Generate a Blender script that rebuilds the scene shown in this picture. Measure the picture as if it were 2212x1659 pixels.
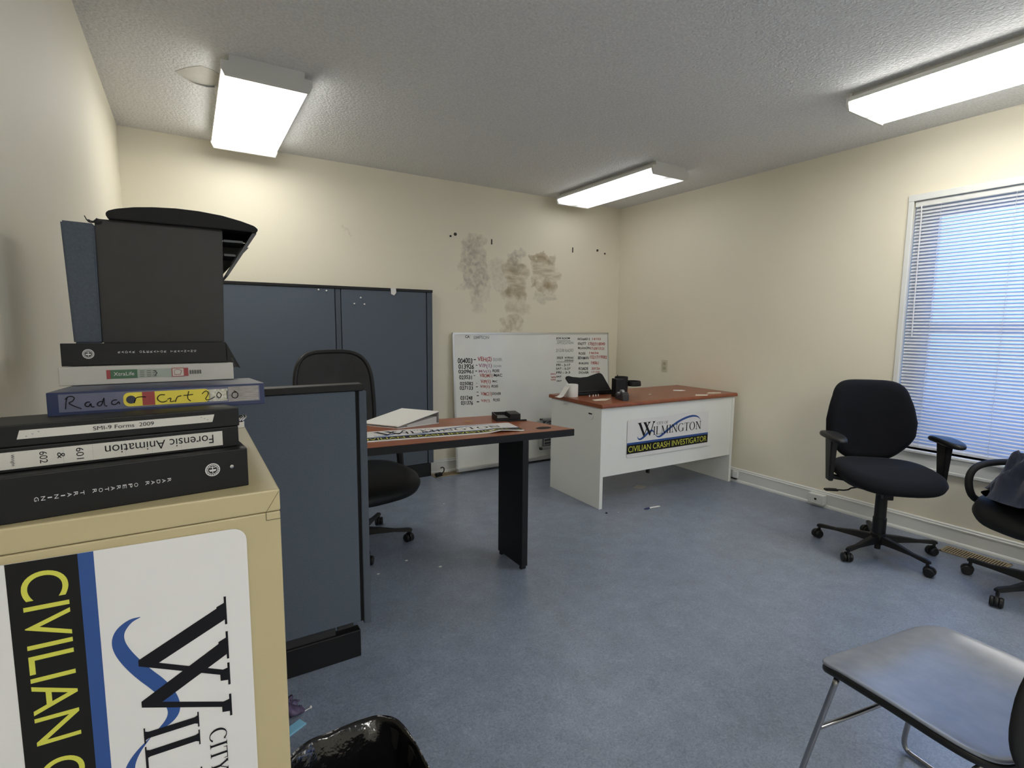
import bpy, bmesh, math, random
from math import sin, cos, pi, radians as R
from mathutils import Vector as V, Matrix, noise
random.seed(7)
sc = bpy.context.scene
for o in list(bpy.data.objects): bpy.data.objects.remove(o, do_unlink=True)
COL = sc.collection
# ------------------------------------------------------------------ camera
CAMZ = 1.32
yaw, pitch, roll = R(31.77), R(6.40), R(0.48)
fw = V((sin(yaw)*cos(pitch), cos(yaw)*cos(pitch), -sin(pitch)))
rt0 = V((cos(yaw), -sin(yaw), 0)); up0 = rt0.cross(fw)
rt = cos(roll)*rt0 + sin(roll)*up0; up = -sin(roll)*rt0 + cos(roll)*up0
cd = bpy.data.cameras.new('camera'); cam = bpy.data.objects.new('camera', cd); COL.objects.link(cam)
cd.sensor_fit = 'HORIZONTAL'; cd.sensor_width = 36.0; cd.lens = 1127.0/2212.0*36.0; cd.clip_start = 0.02
cam.matrix_world = Matrix(((rt.x, up.x, -fw.x, 0), (rt.y, up.y, -fw.y, 0), (rt.z, up.z, -fw.z, CAMZ), (0, 0, 0, 1)))
sc.camera = cam
# ------------------------------------------------------------------ world / exposure
w = bpy.data.worlds.new('sky'); sc.world = w; w.use_nodes = True
bg = w.node_tree.nodes['Background']; bg.inputs[0].default_value = (0.20, 0.42, 1.0, 1); bg.inputs[1].default_value = 1.9
sc.view_settings.view_transform = 'Standard'; sc.view_settings.look = 'None'
sc.view_settings.gamma = 1.0; sc.view_settings.use_curve_mapping = False
sc.view_settings.exposure = 0.84
LAMP_LEFT, LAMP_RIGHT, LAMP_DIM, FILL_REAR, FILL_REAR2 = 4.9, 8.5, 1.6, 21.0, 10.0  # the two rear strengths drive added, unseen fill lights
# ------------------------------------------------------------------ room numbers
XL, XR, YB, YF, ZC = -0.315, 3.96, 4.237, -3.4, 2.551
# ------------------------------------------------------------------ materials
MATS = {}
def mat(name, col, rough=0.6, metal=0.0, spec=0.5, nscale=0, namt=0.0, bump=0.0, bscale=200, coat=0.0, emis=None, estr=0, sheen=0, dist=0.002, stretch=None):
    if name in MATS: return MATS[name]
    m = bpy.data.materials.new(name); m.use_nodes = True; nt = m.node_tree; N = nt.nodes; L = nt.links
    b = N['Principled BSDF']
    b.inputs['Base Color'].default_value = (*col, 1); b.inputs['Roughness'].default_value = rough
    b.inputs['Metallic'].default_value = metal; b.inputs['Specular IOR Level'].default_value = spec
    b.inputs['Coat Weight'].default_value = coat
    if sheen: b.inputs['Sheen Weight'].default_value = sheen
    if emis: b.inputs['Emission Color'].default_value = (*emis, 1); b.inputs['Emission Strength'].default_value = estr
    tc = N.new('ShaderNodeTexCoord'); co = tc.outputs['Object']
    if stretch:
        mp = N.new('ShaderNodeMapping'); mp.inputs['Scale'].default_value = stretch; L.new(co, mp.inputs[0]); co = mp.outputs[0]
    if namt:
        n = N.new('ShaderNodeTexNoise'); n.inputs['Scale'].default_value = nscale; n.inputs['Detail'].default_value = 6
        L.new(co, n.inputs['Vector'])
        mr = N.new('ShaderNodeMapRange'); mr.inputs[1].default_value = .3; mr.inputs[2].default_value = .7
        mr.inputs[3].default_value = 1-namt; mr.inputs[4].default_value = 1+namt; L.new(n.outputs[0], mr.inputs[0])
        mx = N.new('ShaderNodeVectorMath'); mx.operation = 'SCALE'; mx.inputs[0].default_value = col
        L.new(mr.outputs[0], mx.inputs['Scale']); L.new(mx.outputs[0], b.inputs['Base Color'])
        MATS[name+'_colour'] = mx
    if bump:
        n2 = N.new('ShaderNodeTexNoise'); n2.inputs['Scale'].default_value = bscale; n2.inputs['Detail'].default_value = 4
        L.new(co, n2.inputs['Vector'])
        bp = N.new('ShaderNodeBump'); bp.inputs['Strength'].default_value = bump; bp.inputs['Distance'].default_value = dist
        L.new(n2.outputs[0], bp.inputs['Height']); L.new(bp.outputs[0], b.inputs['Normal'])
    MATS[name] = m; return m

M_wall = mat('cream_wall_paint', (.82, .768, .625), .6, nscale=1.3, namt=.025, bump=.25, bscale=60)
M_ceil = mat('stippled_ceiling', (.80, .80, .785), .9, bump=1.0, bscale=75, dist=.009, nscale=85, namt=.10)
M_trim = mat('white_trim_paint', (.74, .75, .73), .4)
M_beige = mat('beige_enamel', (.50, .425, .245), .45, nscale=3, namt=.03, bump=.05, bscale=400)
M_black = mat('black_plastic', (.008, .008, .009), .45, spec=.35)
M_blackm = mat('matt_black_plastic', (.010, .010, .011), .7, spec=.3, bump=.15, bscale=600)
M_blk_vinyl = mat('black_vinyl', (.0075, .008, .0085), .5, spec=.3, nscale=20, namt=.1)
M_gapblk = mat('deep_black', (.004, .004, .005), .8)
M_fab = mat('black_upholstery', (.007, .0075, .010), .95, spec=.15, bump=.5, bscale=500, sheen=.04, nscale=6, namt=.15)
M_meshf = mat('black_mesh_fabric', (.019, .02, .021), .6, bump=.7, bscale=800, nscale=5, namt=.5, sheen=.2)
M_panel = mat('slate_blue_panel_fabric', (.112, .136, .168), .95, spec=.2, nscale=220, namt=.09, bump=.5, bscale=700)
M_paneln = mat('slate_blue_panel_fabric_trim', (.095, .113, .138), .95, spec=.2, nscale=220, namt=.09, bump=.3, bscale=700)
M_cherry = mat('cherry_laminate', (.27, .082, .036), .33, nscale=14, namt=.22, stretch=(1, 8, 1))
M_deskw = mat('pale_grey_laminate', (.78, .79, .755), .5, nscale=2, namt=.02)
M_white = mat('white_vinyl', (.80, .79, .77), .45)
M_signw = mat('sign_white', (.74, .73, .72), .35)
M_blue = mat('sign_blue', (.022, .075, .27), .4)
M_signk = mat('sign_black', (.008, .008, .008), .5, spec=.25)
M_yel = mat('sign_yellow', (.62, .62, .08), .5)
M_ink = mat('black_ink', (.008, .008, .011), .5, spec=.2)
M_greyink = mat('faded_grey_ink', (.33, .34, .34), .5)
M_redink = mat('red_ink', (.42, .07, .06), .5)
M_purink = mat('faded_purple_ink', (.36, .17, .26), .5)
M_wink = mat('white_print', (.62, .62, .62), .5)
M_board = mat('whiteboard_enamel', (.80, .81, .78), .16, nscale=2.2, namt=.05, spec=.5)
M_alu = mat('brushed_aluminium', (.62, .62, .60), .35, metal=.7)
M_chrome = mat('chrome', (.55, .55, .56), .14, metal=1.0)
M_dkchrome = mat('dull_steel_tube', (.34, .34, .36), .28, metal=1.0)
M_seatp = mat('grey_plastic_seat', (.24, .265, .325), .24, nscale=26, namt=.07)
M_navy = mat('navy_cloth', (.022, .028, .06), .85, bump=.4, bscale=300, sheen=.3)
M_navybinder = mat('navy_vinyl', (.012, .024, .085), .35)
M_spinegrey = mat('blue_grey_paper', (.11, .12, .19), .3, nscale=40, namt=.08)
M_label = mat('paper_label', (.56, .54, .49), .5, nscale=30, namt=.03)
M_whitebind = mat('white_binder_vinyl', (.50, .49, .45), .4)
M_green = mat('green_print', (.045, .13, .065), .4)
M_redp = mat('red_print', (.30, .04, .04), .45)
M_yelp = mat('yellow_sticker', (.72, .60, .06), .45)
M_paper = mat('white_paper', (.80, .79, .76), .7)
M_bag = mat('black_bin_liner', (.006, .006, .007), .16, bump=.5, bscale=14, dist=.02, spec=.6)
M_outlet = mat('ivory_plastic', (.60, .56, .42), .4)
M_vent = mat('tan_register_metal', (.33, .26, .16), .5)
M_blind = mat('white_blind_slat', (.62, .63, .66), .4)
M_glasswhite = mat('window_sash_paint', (.75, .77, .78), .4)
M_fixt = mat('fixture_white_enamel', (.66, .655, .62), .4)
M_skyb = mat('light_blue_plastic', (.25, .55, .75), .4)
M_purple = mat('purple_foil', (.22, .17, .30), .4, nscale=60, namt=.4)
M_brown = mat('brown_wrapper', (.25, .17, .12), .5)
M_dkdust = mat('greyish_rubber', (.03, .03, .032), .6)

def glassmat():
    m = bpy.data.materials.new('window_glass'); m.use_nodes = True; nt = m.node_tree
    for n in list(nt.nodes): nt.nodes.remove(n)
    o = nt.nodes.new('ShaderNodeOutputMaterial'); t = nt.nodes.new('ShaderNodeBsdfTransparent'); g = nt.nodes.new('ShaderNodeBsdfGlossy')
    g.inputs['Roughness'].default_value = .02; mx = nt.nodes.new('ShaderNodeMixShader'); mx.inputs[0].default_value = .06
    nt.links.new(t.outputs[0], mx.inputs[1]); nt.links.new(g.outputs[0], mx.inputs[2]); nt.links.new(mx.outputs[0], o.inputs[0])
    return m
M_glass = glassmat()
def lampmat(name, s, col=(1, .985, .93), band=.62, bw=.08):
    # prismatic diffuser: two tubes behind the lens make two brighter bands
    m = bpy.data.materials.new(name); m.use_nodes = True; nt = m.node_tree; N = nt.nodes; L = nt.links
    b = N['Principled BSDF']; b.inputs['Base Color'].default_value = (.7, .7, .7, 1); b.inputs['Roughness'].default_value = .4
    tc = N.new('ShaderNodeTexCoord'); sp = N.new('ShaderNodeSeparateXYZ'); L.new(tc.outputs['Object'], sp.inputs[0])
    ab = N.new('ShaderNodeMath'); ab.operation = 'ABSOLUTE'; L.new(sp.outputs[0], ab.inputs[0])
    mr = N.new('ShaderNodeMapRange'); mr.interpolation_type = 'SMOOTHSTEP'
    L.new(ab.outputs[0], mr.inputs[0]); mr.inputs[1].default_value = .0; mr.inputs[2].default_value = bw
    mr.inputs[3].default_value = s*band; mr.inputs[4].default_value = s
    ay = N.new('ShaderNodeMath'); ay.operation = 'ABSOLUTE'; L.new(sp.outputs[1], ay.inputs[0])
    m2 = N.new('ShaderNodeMapRange'); m2.interpolation_type = 'SMOOTHSTEP'; L.new(ay.outputs[0], m2.inputs[0])
    m2.inputs[1].default_value = .50; m2.inputs[2].default_value = .60; m2.inputs[3].default_value = 1; m2.inputs[4].default_value = .35
    mu = N.new('ShaderNodeMath'); mu.operation = 'MULTIPLY'; L.new(mr.outputs[0], mu.inputs[0]); L.new(m2.outputs[0], mu.inputs[1])
    b.inputs['Emission Color'].default_value = (*col, 1); L.new(mu.outputs[0], b.inputs['Emission Strength'])
    return m
M_lampA = lampmat('lit_diffuser', LAMP_LEFT); M_lampD = lampmat('brighter_lit_diffuser', LAMP_RIGHT, band=.07, bw=.045); M_lampC = lampmat('added_fill_diffuser', FILL_REAR); M_lampE = lampmat('added_fill_right_diffuser', FILL_REAR2); M_lampB = lampmat('dim_diffuser', LAMP_DIM, (.97, .98, 1.0), band=.3)

# floor: mottled blue-grey sheet flooring
def floormat():
    m = mat('blue_grey_sheet_flooring', (.21, .246, .315), .30, nscale=9, namt=.10, bump=.04, bscale=120)
    nt = m.node_tree; N = nt.nodes; L = nt.links; base = MATS['blue_grey_sheet_flooring_colour']; b = N['Principled BSDF']
    tc = N.new('ShaderNodeTexCoord')
    n = N.new('ShaderNodeTexNoise'); n.inputs['Scale'].default_value = 62; n.inputs['Detail'].default_value = 9; n.inputs['Distortion'].default_value = 2.6
    L.new(tc.outputs['Object'], n.inputs['Vector'])
    mr = N.new('ShaderNodeMapRange'); mr.inputs[1].default_value = .36; mr.inputs[2].default_value = .66; mr.inputs[3].default_value = .80; mr.inputs[4].default_value = 1.20
    L.new(n.outputs[0], mr.inputs[0])
    s = N.new('ShaderNodeVectorMath'); s.operation = 'SCALE'; L.new(base.outputs[0], s.inputs[0]); L.new(mr.outputs[0], s.inputs['Scale'])
    L.new(s.outputs[0], b.inputs['Base Color'])
    return m
M_floor = floormat()

# back wall: same paint with the three scrubbed dirt patches
def stainedwall():
    m = mat('cream_wall_paint_stained', (.82, .768, .625), .6, nscale=1.3, namt=.025, bump=.25, bscale=60)
    nt = m.node_tree; N = nt.nodes; L = nt.links; base = MATS['cream_wall_paint_stained_colour']; b = N['Principled BSDF']
    geo = N.new('ShaderNodeTexCoord'); sp = N.new('ShaderNodeSeparateXYZ'); L.new(geo.outputs['Object'], sp.inputs[0])
    wn_ = N.new('ShaderNodeTexNoise'); wn_.inputs['Scale'].default_value = 7.5; wn_.inputs['Detail'].default_value = 5; L.new(geo.outputs['Object'], wn_.inputs['Vector'])
    wv = N.new('ShaderNodeVectorMath'); wv.operation = 'SUBTRACT'; L.new(wn_.outputs['Color'], wv.inputs[0]); wv.inputs[1].default_value = (.5, .5, .5)
    ws = N.new('ShaderNodeVectorMath'); ws.operation = 'SCALE'; ws.inputs['Scale'].default_value = .34; L.new(wv.outputs[0], ws.inputs[0])
    wa = N.new('ShaderNodeVectorMath'); wa.operation = 'ADD'; L.new(geo.outputs['Object'], wa.inputs[0]); L.new(ws.outputs[0], wa.inputs[1])
    sp = N.new('ShaderNodeSeparateXYZ'); L.new(wa.outputs[0], sp.inputs[0])
    cur = base.outputs[0]
    def nz(scale, lo, hi, sx=(1, 1, 1)):
        mp = N.new('ShaderNodeMapping'); mp.inputs['Scale'].default_value = sx; L.new(geo.outputs['Object'], mp.inputs[0])
        n = N.new('ShaderNodeTexNoise'); n.inputs['Scale'].default_value = scale; n.inputs['Detail'].default_value = 7; n.inputs['Distortion'].default_value = .25
        L.new(mp.outputs[0], n.inputs['Vector']); mr = N.new('ShaderNodeMapRange'); mr.inputs[1].default_value = lo; mr.inputs[2].default_value = hi; L.new(n.outputs[0], mr.inputs[0]); return mr.outputs[0]
    def math1(op, a, c, cl=False):
        k = N.new('ShaderNodeMath'); k.operation = op; k.use_clamp = cl
        for i, q in enumerate((a, c)):
            if hasattr(q, 'is_output') or hasattr(q, 'links'): L.new(q, k.inputs[i])
            else: k.inputs[i].default_value = q
        return k.outputs[0]
    def patch(cx, cz, rx, rz, col, amt, nse, p=2.0):
        dx = math1('POWER', math1('ABSOLUTE', math1('DIVIDE', math1('SUBTRACT', sp.outputs[0], cx), rx), 0), p)
        dz = math1('POWER', math1('ABSOLUTE', math1('DIVIDE', math1('SUBTRACT', sp.outputs[2], cz), rz), 0), p)
        f = math1('SUBTRACT', 1.0, math1('ADD', dx, dz), True)
        f = math1('MULTIPLY', math1('POWER', f, .5), math1('ADD', math1('MULTIPLY', nse, .72), .28)); f = math1('MULTIPLY', f, amt, True)
        mx = N.new('ShaderNodeMix'); mx.data_type = 'RGBA'; nonlocal cur
        L.new(f, mx.inputs[0]); L.new(cur, mx.inputs[6]); mx.inputs[7].default_value = (*col, 1); cur = mx.outputs[2]
    brown = (.33, .25, .135); grey = (.32, .30, .245)
    fine = nz(28, .38, .68); streak = nz(9, .35, .68, (.8, 1, 3.2)); mid = nz(12, .36, .66)
    patch(2.20, 1.87, .15, .27, grey, .75, fine, 3); patch(2.26, 1.60, .12, .18, grey, .40, fine)
    patch(2.66, 1.93, .13, .12, grey, .8, fine, 2.2); patch(2.67, 1.80, .15, .17, brown, .85, streak, 2.4); patch(2.63, 1.63, .16, .07, brown, .9, mid, 2.2)
    patch(2.66, 1.50, .14, .09, brown, .5, mid, 2); patch(2.63, 1.32, .14, .10, brown, .6, fine)
    patch(2.98, 1.98, .15, .055, brown, .95, mid, 2.4); patch(3.01, 1.85, .15, .13, brown, .75, streak, 2.6); patch(3.01, 1.70, .16, .06, brown, .9, mid, 2.2); patch(3.02, 1.60, .13, .07, grey, .5, streak); patch(2.45, 1.78, .12, .14, grey, .4, fine)
    patch(1.09, 2.02, .03, .012, brown, .5, mid)
    L.new(cur, b.inputs['Base Color']); return m
M_wallback = stainedwall()

# ------------------------------------------------------------------ mesh helpers
class MB:
    def __init__(s): s.bm = bmesh.new()
    def box(s, x0, x1, y0, y1, z0, z1, bev=0.0, seg=2, M=None):
        t = bmesh.new(); bmesh.ops.create_cube(t, size=1)
        for v in t.verts: v.co = V(((x0+x1)/2+v.co.x*(x1-x0), (y0+y1)/2+v.co.y*(y1-y0), (z0+z1)/2+v.co.z*(z1-z0)))
        if bev: bmesh.ops.bevel(t, geom=t.edges[:], offset=bev, segments=seg, affect='EDGES', profile=.5)
        return s.merge(t, M)
    def merge(s, t, M=None):
        if M is not None: bmesh.ops.transform(t, matrix=M, verts=t.verts)
        me = bpy.data.meshes.new('tmp'); t.to_mesh(me); t.free(); s.bm.from_mesh(me); bpy.data.meshes.remove(me); return s
    def prism(s, pts, a0, a1, axis='z', bev=0.0, M=None, seg=2):
        t = bmesh.new()
        def mk(p, a): return {'z': V((p[0], p[1], a)), 'y': V((p[0], a, p[1])), 'x': V((a, p[0], p[1]))}[axis]
        lo = [t.verts.new(mk(p, a0)) for p in pts]; hi = [t.verts.new(mk(p, a1)) for p in pts]; n = len(pts)
        t.faces.new(lo[::-1]); t.faces.new(hi)
        for i in range(n): t.faces.new((lo[i], lo[(i+1) % n], hi[(i+1) % n], hi[i]))
        bmesh.ops.recalc_face_normals(t, faces=t.faces[:])
        if bev: bmesh.ops.bevel(t, geom=t.edges[:], offset=bev, segments=seg, affect='EDGES')
        return s.merge(t, M)
    def hexa(s, c, bev=0.0):   # 8 corners: bottom 4 (ccw) then top 4
        t = bmesh.new(); v = [t.verts.new(V(p)) for p in c]
        for f in ((3, 2, 1, 0), (4, 5, 6, 7), (0, 1, 5, 4), (1, 2, 6, 5), (2, 3, 7, 6), (3, 0, 4, 7)): t.faces.new([v[i] for i in f])
        bmesh.ops.recalc_face_normals(t, faces=t.faces[:])
        if bev: bmesh.ops.bevel(t, geom=t.edges[:], offset=bev, segments=2, affect='EDGES')
        return s.merge(t)
    def lathe(s, prof, n=24, M=None, cap=True):
        t = bmesh.new(); rings = []
        for r, z in prof: rings.append([t.verts.new((r*cos(2*pi*i/n), r*sin(2*pi*i/n), z)) for i in range(n)])
        for a, b in zip(rings, rings[1:]):
            for i in range(n): t.faces.new((a[i], a[(i+1) % n], b[(i+1) % n], b[i]))
        if cap:
            if prof[0][0] > 1e-5: t.faces.new(rings[0][::-1])
            if prof[-1][0] > 1e-5: t.faces.new(rings[-1])
        bmesh.ops.remove_doubles(t, verts=t.verts, dist=1e-6); bmesh.ops.recalc_face_normals(t, faces=t.faces[:])
        return s.merge(t, M)
    def tube(s, pts, r, n=10, closed=False, flat=1.0, smooth=0):
        P = [V(p) for p in pts]
        for _ in range(smooth):
            Q = []
            m = len(P)
            for i in range(m if closed else m-1):
                a, b = P[i], P[(i+1) % m]; Q += [a*.75+b*.25, a*.25+b*.75]
            if not closed: Q = [P[0]]+Q+[P[-1]]
            P = Q
        rs = r if isinstance(r, (list, tuple)) else None; m = len(P); t = bmesh.new(); rings = []; prev = None
        for i, p in enumerate(P):
            d = (P[(i+1) % m]-P[i-1]) if closed else (P[min(i+1, m-1)]-P[max(i-1, 0)])
            d.normalize()
            if prev is None: a = d.orthogonal().normalized() if abs(d.z) > .9 else V((0, 0, 1)).cross(d).normalized()
            else: a = (prev-d*prev.dot(d)).normalized()
            prev = a; b = d.cross(a)
            rr = (rs[0]+(rs[-1]-rs[0])*i/(m-1)) if rs else r
            rings.append([t.verts.new(p+a*(rr*cos(2*pi*k/n))+b*(rr*flat*sin(2*pi*k/n))) for k in range(n)])
        for i in range(m if closed else m-1):
            A, B = rings[i], rings[(i+1) % m]
            for k in range(n): t.faces.new((A[k], A[(k+1) % n], B[(k+1) % n], B[k]))
        if not closed: t.faces.new(rings[0][::-1]); t.faces.new(rings[-1])
        bmesh.ops.recalc_face_normals(t, faces=t.faces[:]); return s.merge(t)
    def pad(s, outline, thick, edge=.5, fn=None, prof=6, rings=(1, .93, .82, .66, .45, .2)):
        """cushion: outline [(u,v)], rounded rim; fn(u,v,w)->3D point"""
        t = bmesh.new(); n = len(outline)
        cu = sum(p[0] for p in outline)/n; cv = sum(p[1] for p in outline)/n; fn = fn or (lambda u, v, w_: V((u, v, w_)))
        mx = max(max(abs(p[0]-cu), abs(p[1]-cv)) for p in outline); e = thick*edge/mx
        lv = []
        for k in range(prof+1):
            a = -pi/2+pi*k/prof; lv.append((1-e+e*cos(a), sin(a)*thick/2))
        inner = [q*(1-e) for q in rings[1:]]
        seq = [(q, -thick/2) for q in inner[::-1]]+lv+[(q, thick/2) for q in inner]
        R_ = [[t.verts.new(fn(cu+(p[0]-cu)*q, cv+(p[1]-cv)*q, h)) for p in outline] for q, h in seq]
        for A, B in zip(R_, R_[1:]):
            for i in range(n): t.faces.new((A[i], A[(i+1) % n], B[(i+1) % n], B[i]))
        for A, h in ((R_[0], -thick/2), (R_[-1], thick/2)):
            c = t.verts.new(fn(cu, cv, h))
            for i in range(n): t.faces.new((A[i], A[(i+1) % n], c))
        bmesh.ops.recalc_face_normals(t, faces=t.faces[:]); return s.merge(t)
    def poly(s, pts3):
        vs = [s.bm.verts.new(V(p)) for p in pts3]; s.bm.faces.new(vs); return s
    def build(s, name, m, parent=None, smooth=False):
        me = bpy.data.meshes.new(name); s.bm.to_mesh(me); s.bm.free(); me.materials.append(m)
        if smooth:
            for p in me.polygons: p.use_smooth = True
            if smooth != 'all': me.set_sharp_from_angle(angle=R(smooth if smooth is not True else 40))
        o = bpy.data.objects.new(name, me); COL.objects.link(o)
        if parent is not None: o.parent = parent
        return o
def tag(o, label=None, cat=None, group=None, kind=None):
    if label: o['label'] = label
    if cat: o['category'] = cat
    if group: o['group'] = group
    if kind: o['kind'] = kind
    return o
def thing(name, loc, rz=0, label=None, cat=None, group=None, kind=None):
    o = bpy.data.objects.new(name, None); COL.objects.link(o); o.location = loc; o.rotation_euler = (0, 0, rz)
    o.empty_display_size = .05; return tag(o, label, cat, group, kind)
def box(name, m, parent, *a, bev=0.0): return MB().box(*a, bev=bev).build(name, m, parent)
def superell(cx, cy, rx, ry, p=3.2, n=40):
    out = []
    for i in range(n):
        a = 2*pi*i/n; c, s_ = cos(a), sin(a)
        out.append((cx+rx*math.copysign(abs(c)**(2/p), c), cy+ry*math.copysign(abs(s_)**(2/p), s_)))
    return out
def rrect(x0, x1, y0, y1, r, n=5):
    out = []
    for cx, cy, a0 in ((x1-r, y1-r, 0), (x0+r, y1-r, pi/2), (x0+r, y0+r, pi), (x1-r, y0+r, 1.5*pi)):
        for i in range(n+1):
            a = a0+pi/2*i/n; out.append((cx+r*cos(a), cy+r*sin(a)))
    return out

# ---- writing ---------------------------------------------------------------
def text_polys(txt, bold=0.0):
    cu = bpy.data.curves.new('t', 'FONT'); cu.body = txt; cu.resolution_u = 8; cu.fill_mode = 'FRONT'; cu.offset = bold
    ob = bpy.data.objects.new('t', cu); COL.objects.link(ob)
    dg = bpy.context.evaluated_depsgraph_get(); dg.update(); ev = ob.evaluated_get(dg); me = ev.to_mesh()
    vs = [(v.co.x, v.co.y) for v in me.vertices]; fs = [tuple(p.vertices) for p in me.polygons]
    ev.to_mesh_clear(); bpy.data.objects.remove(ob, do_unlink=True); bpy.data.curves.remove(cu)
    return vs, fs
def put_text(mb, txt, fn, x0, x1, y0, y1, off=0.0, slant=0.0, jitter=0.0, bold=0.0):
    vs, fs = text_polys(txt, bold)
    if not vs: return
    a = min(v[0] for v in vs); b = max(v[0] for v in vs); c = min(v[1] for v in vs); d = max(v[1] for v in vs)
    if d-c < 1e-6 or b-a < 1e-6: return
    new = []
    for x, y in vs:
        u = (x-a)/(b-a); v = (y-c)/(d-c)
        X = x0+(x1-x0)*u; Y = y0+(y1-y0)*v+jitter*sin(u*9+x0*50)*abs(y1-y0)
        X += slant*(Y-y0)
        new.append(mb.bm.verts.new(fn(X, Y, off)))
    for f in fs:
        try: mb.bm.faces.new([new[i] for i in f])
        except ValueError: pass
# serif capitals, cap height 1; returns polygons and advance
def glyph(ch):
    P = []; t, k, sh = .125, .055, .045
    def stem(x0, y0, x1, y1, w_): P.append([(x0-w_/2, y0), (x0+w_/2, y0), (x1+w_/2, y1), (x1-w_/2, y1)])
    def ser(x, y, w_=.30):
        s = 1 if y < .5 else -1
        P.append([(x-w_/2, y), (x+w_/2, y), (x+w_/2, y+s*sh*.6), (x-w_/2, y+s*sh*.6)])
        P.append([(x-w_*.28, y+s*sh*.6), (x+w_*.28, y+s*sh*.6), (x+.05, y+s*sh*2.6), (x-.05, y+s*sh*2.6)])
    def ring(cx, rx, thick, a0=0, a1=360, n=30):
        for i in range(n):
            A, B = R(a0+(a1-a0)*i/n), R(a0+(a1-a0)*(i+1)/n)
            P.append([(cx+rx*cos(A), .5+.52*sin(A)), (cx+rx*cos(B), .5+.52*sin(B)), (cx+(rx-thick)*cos(B), .5+.475*sin(B)), (cx+(rx-thick)*cos(A), .5+.475*sin(A))])
    if ch == 'I': stem(.17, 0, .17, 1, t); ser(.17, 0); ser(.17, 1); adv = .36
    elif ch == 'L':
        stem(.17, 0, .17, 1, t); ser(.17, 0); ser(.17, 1); P.append([(.17, 0), (.66, 0), (.66, sh), (.17, sh)]); P.append([(.60, 0), (.66, 0), (.69, .24), (.665, .24)]); adv = .70
    elif ch == 'T':
        stem(.36, 0, .36, 1, t); ser(.36, 0); P.append([(.02, 1-sh), (.70, 1-sh), (.70, 1), (.02, 1)])
        P.append([(.02, 1), (.07, 1), (.045, .78), (.02, .78)]); P.append([(.65, 1), (.70, 1), (.70, .78), (.675, .78)]); adv = .72
    elif ch == 'N':
        stem(.17, 0, .17, 1, k); stem(.76, 0, .76, 1, k); stem(.76, 0, .17, 1, t*1.15); ser(.17, 0, .26); ser(.15, 1, .24); ser(.76, 1, .26); adv = .93
    elif ch == 'M':
        stem(.17, 0, .20, 1, k); stem(.93, 0, .90, 1, t); stem(.55, .02, .20, 1, t*1.1); stem(.55, .02, .90, 1, k); ser(.17, 0, .26); ser(.93, 0); ser(.18, 1, .2); ser(.93, 1, .2); adv = 1.12
    elif ch == 'W':
        for xt, xb in ((.13, .465), (.47, .85)):
            P.append([(xb-t/2, 0), (xb+t*.62+(xt-xb)*.15, .15), (xt+t*.62, 1), (xt-t*.62, 1)])
        stem(.465-t/2+k/2, 0, .755, 1, k); stem(.85-t/2+k/2, 0, 1.07, 1, k)
        for x in (.13, .47): ser(x, 1, .27)
        for x in (.755, 1.07): ser(x, 1, .22)
        adv = 1.2
    elif ch == 'Y': stem(.36, 0, .36, .5, t); stem(.36, .48, .12, 1, t); stem(.36, .48, .62, 1, k); ser(.36, 0); ser(.12, 1, .26); ser(.62, 1, .22); adv = .74
    elif ch == 'F':
        stem(.17, 0, .17, 1, t); ser(.17, 0); ser(.17, 1, .2); P.append([(.17, 1-sh), (.6, 1-sh), (.6, 1), (.17, 1)]); P.append([(.56, 1), (.6, 1), (.6, .8), (.58, .8)]); P.append([(.17, .5), (.46, .5), (.46, .545), (.17, .545)]); adv = .63
    elif ch == 'O': ring(.46, .42, .135); adv = .93
    elif ch == 'C': ring(.46, .42, .135, 42, 318, 26); P.append([(.74, .80), (.79, .98), (.77, .98), (.72, .84)]); adv = .84
    elif ch == 'G':
        ring(.46, .42, .135, 42, 322, 26); stem(.76, .06, .76, .42, t*.9); P.append([(.60, .38), (.92, .38), (.92, .42), (.60, .42)]); P.append([(.74, .80), (.79, .98), (.77, .98), (.72, .84)]); adv = .95
    else: adv = .35
    return P, adv
def serif_text(mb, s, fn, x0, x1, y0, y1, off, slant=0.0):
    tot = sum(glyph(c)[1] for c in s); x = 0
    for c in s:
        P, adv = glyph(c)
        for pl in P:
            pts = []
            for a, b in pl:
                X = x0+(x+a)/tot*(x1-x0); Y = y0+(y1-y0)*b; pts.append(fn(X+slant*(Y-y0), Y, off))
            mb.poly(pts)
            off += 1.5e-6
        x += adv
def ribbon(mb, pts, fn, off):   # pts: (x, y, halfwidth)
    Q = list(pts)
    for _ in range(3):
        N_ = [Q[0]]
        for a, b in zip(Q, Q[1:]): N_ += [tuple(a[i]*.75+b[i]*.25 for i in range(3)), tuple(a[i]*.25+b[i]*.75 for i in range(3))]
        Q = N_+[Q[-1]]
    L_ = []
    for i, (x, y, h) in enumerate(Q):
        a = Q[max(i-1, 0)]; b = Q[min(i+1, len(Q)-1)]; d = V((b[0]-a[0], b[1]-a[1])); d.normalize(); n_ = V((-d.y, d.x))
        L_.append((fn(x+n_.x*h, y+n_.y*h, off), fn(x-n_.x*h, y-n_.y*h, off)))
    for a, b in zip(L_, L_[1:]): mb.poly([a[0], b[0], b[1], a[1]])
SW, SH = .880, .288
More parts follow.
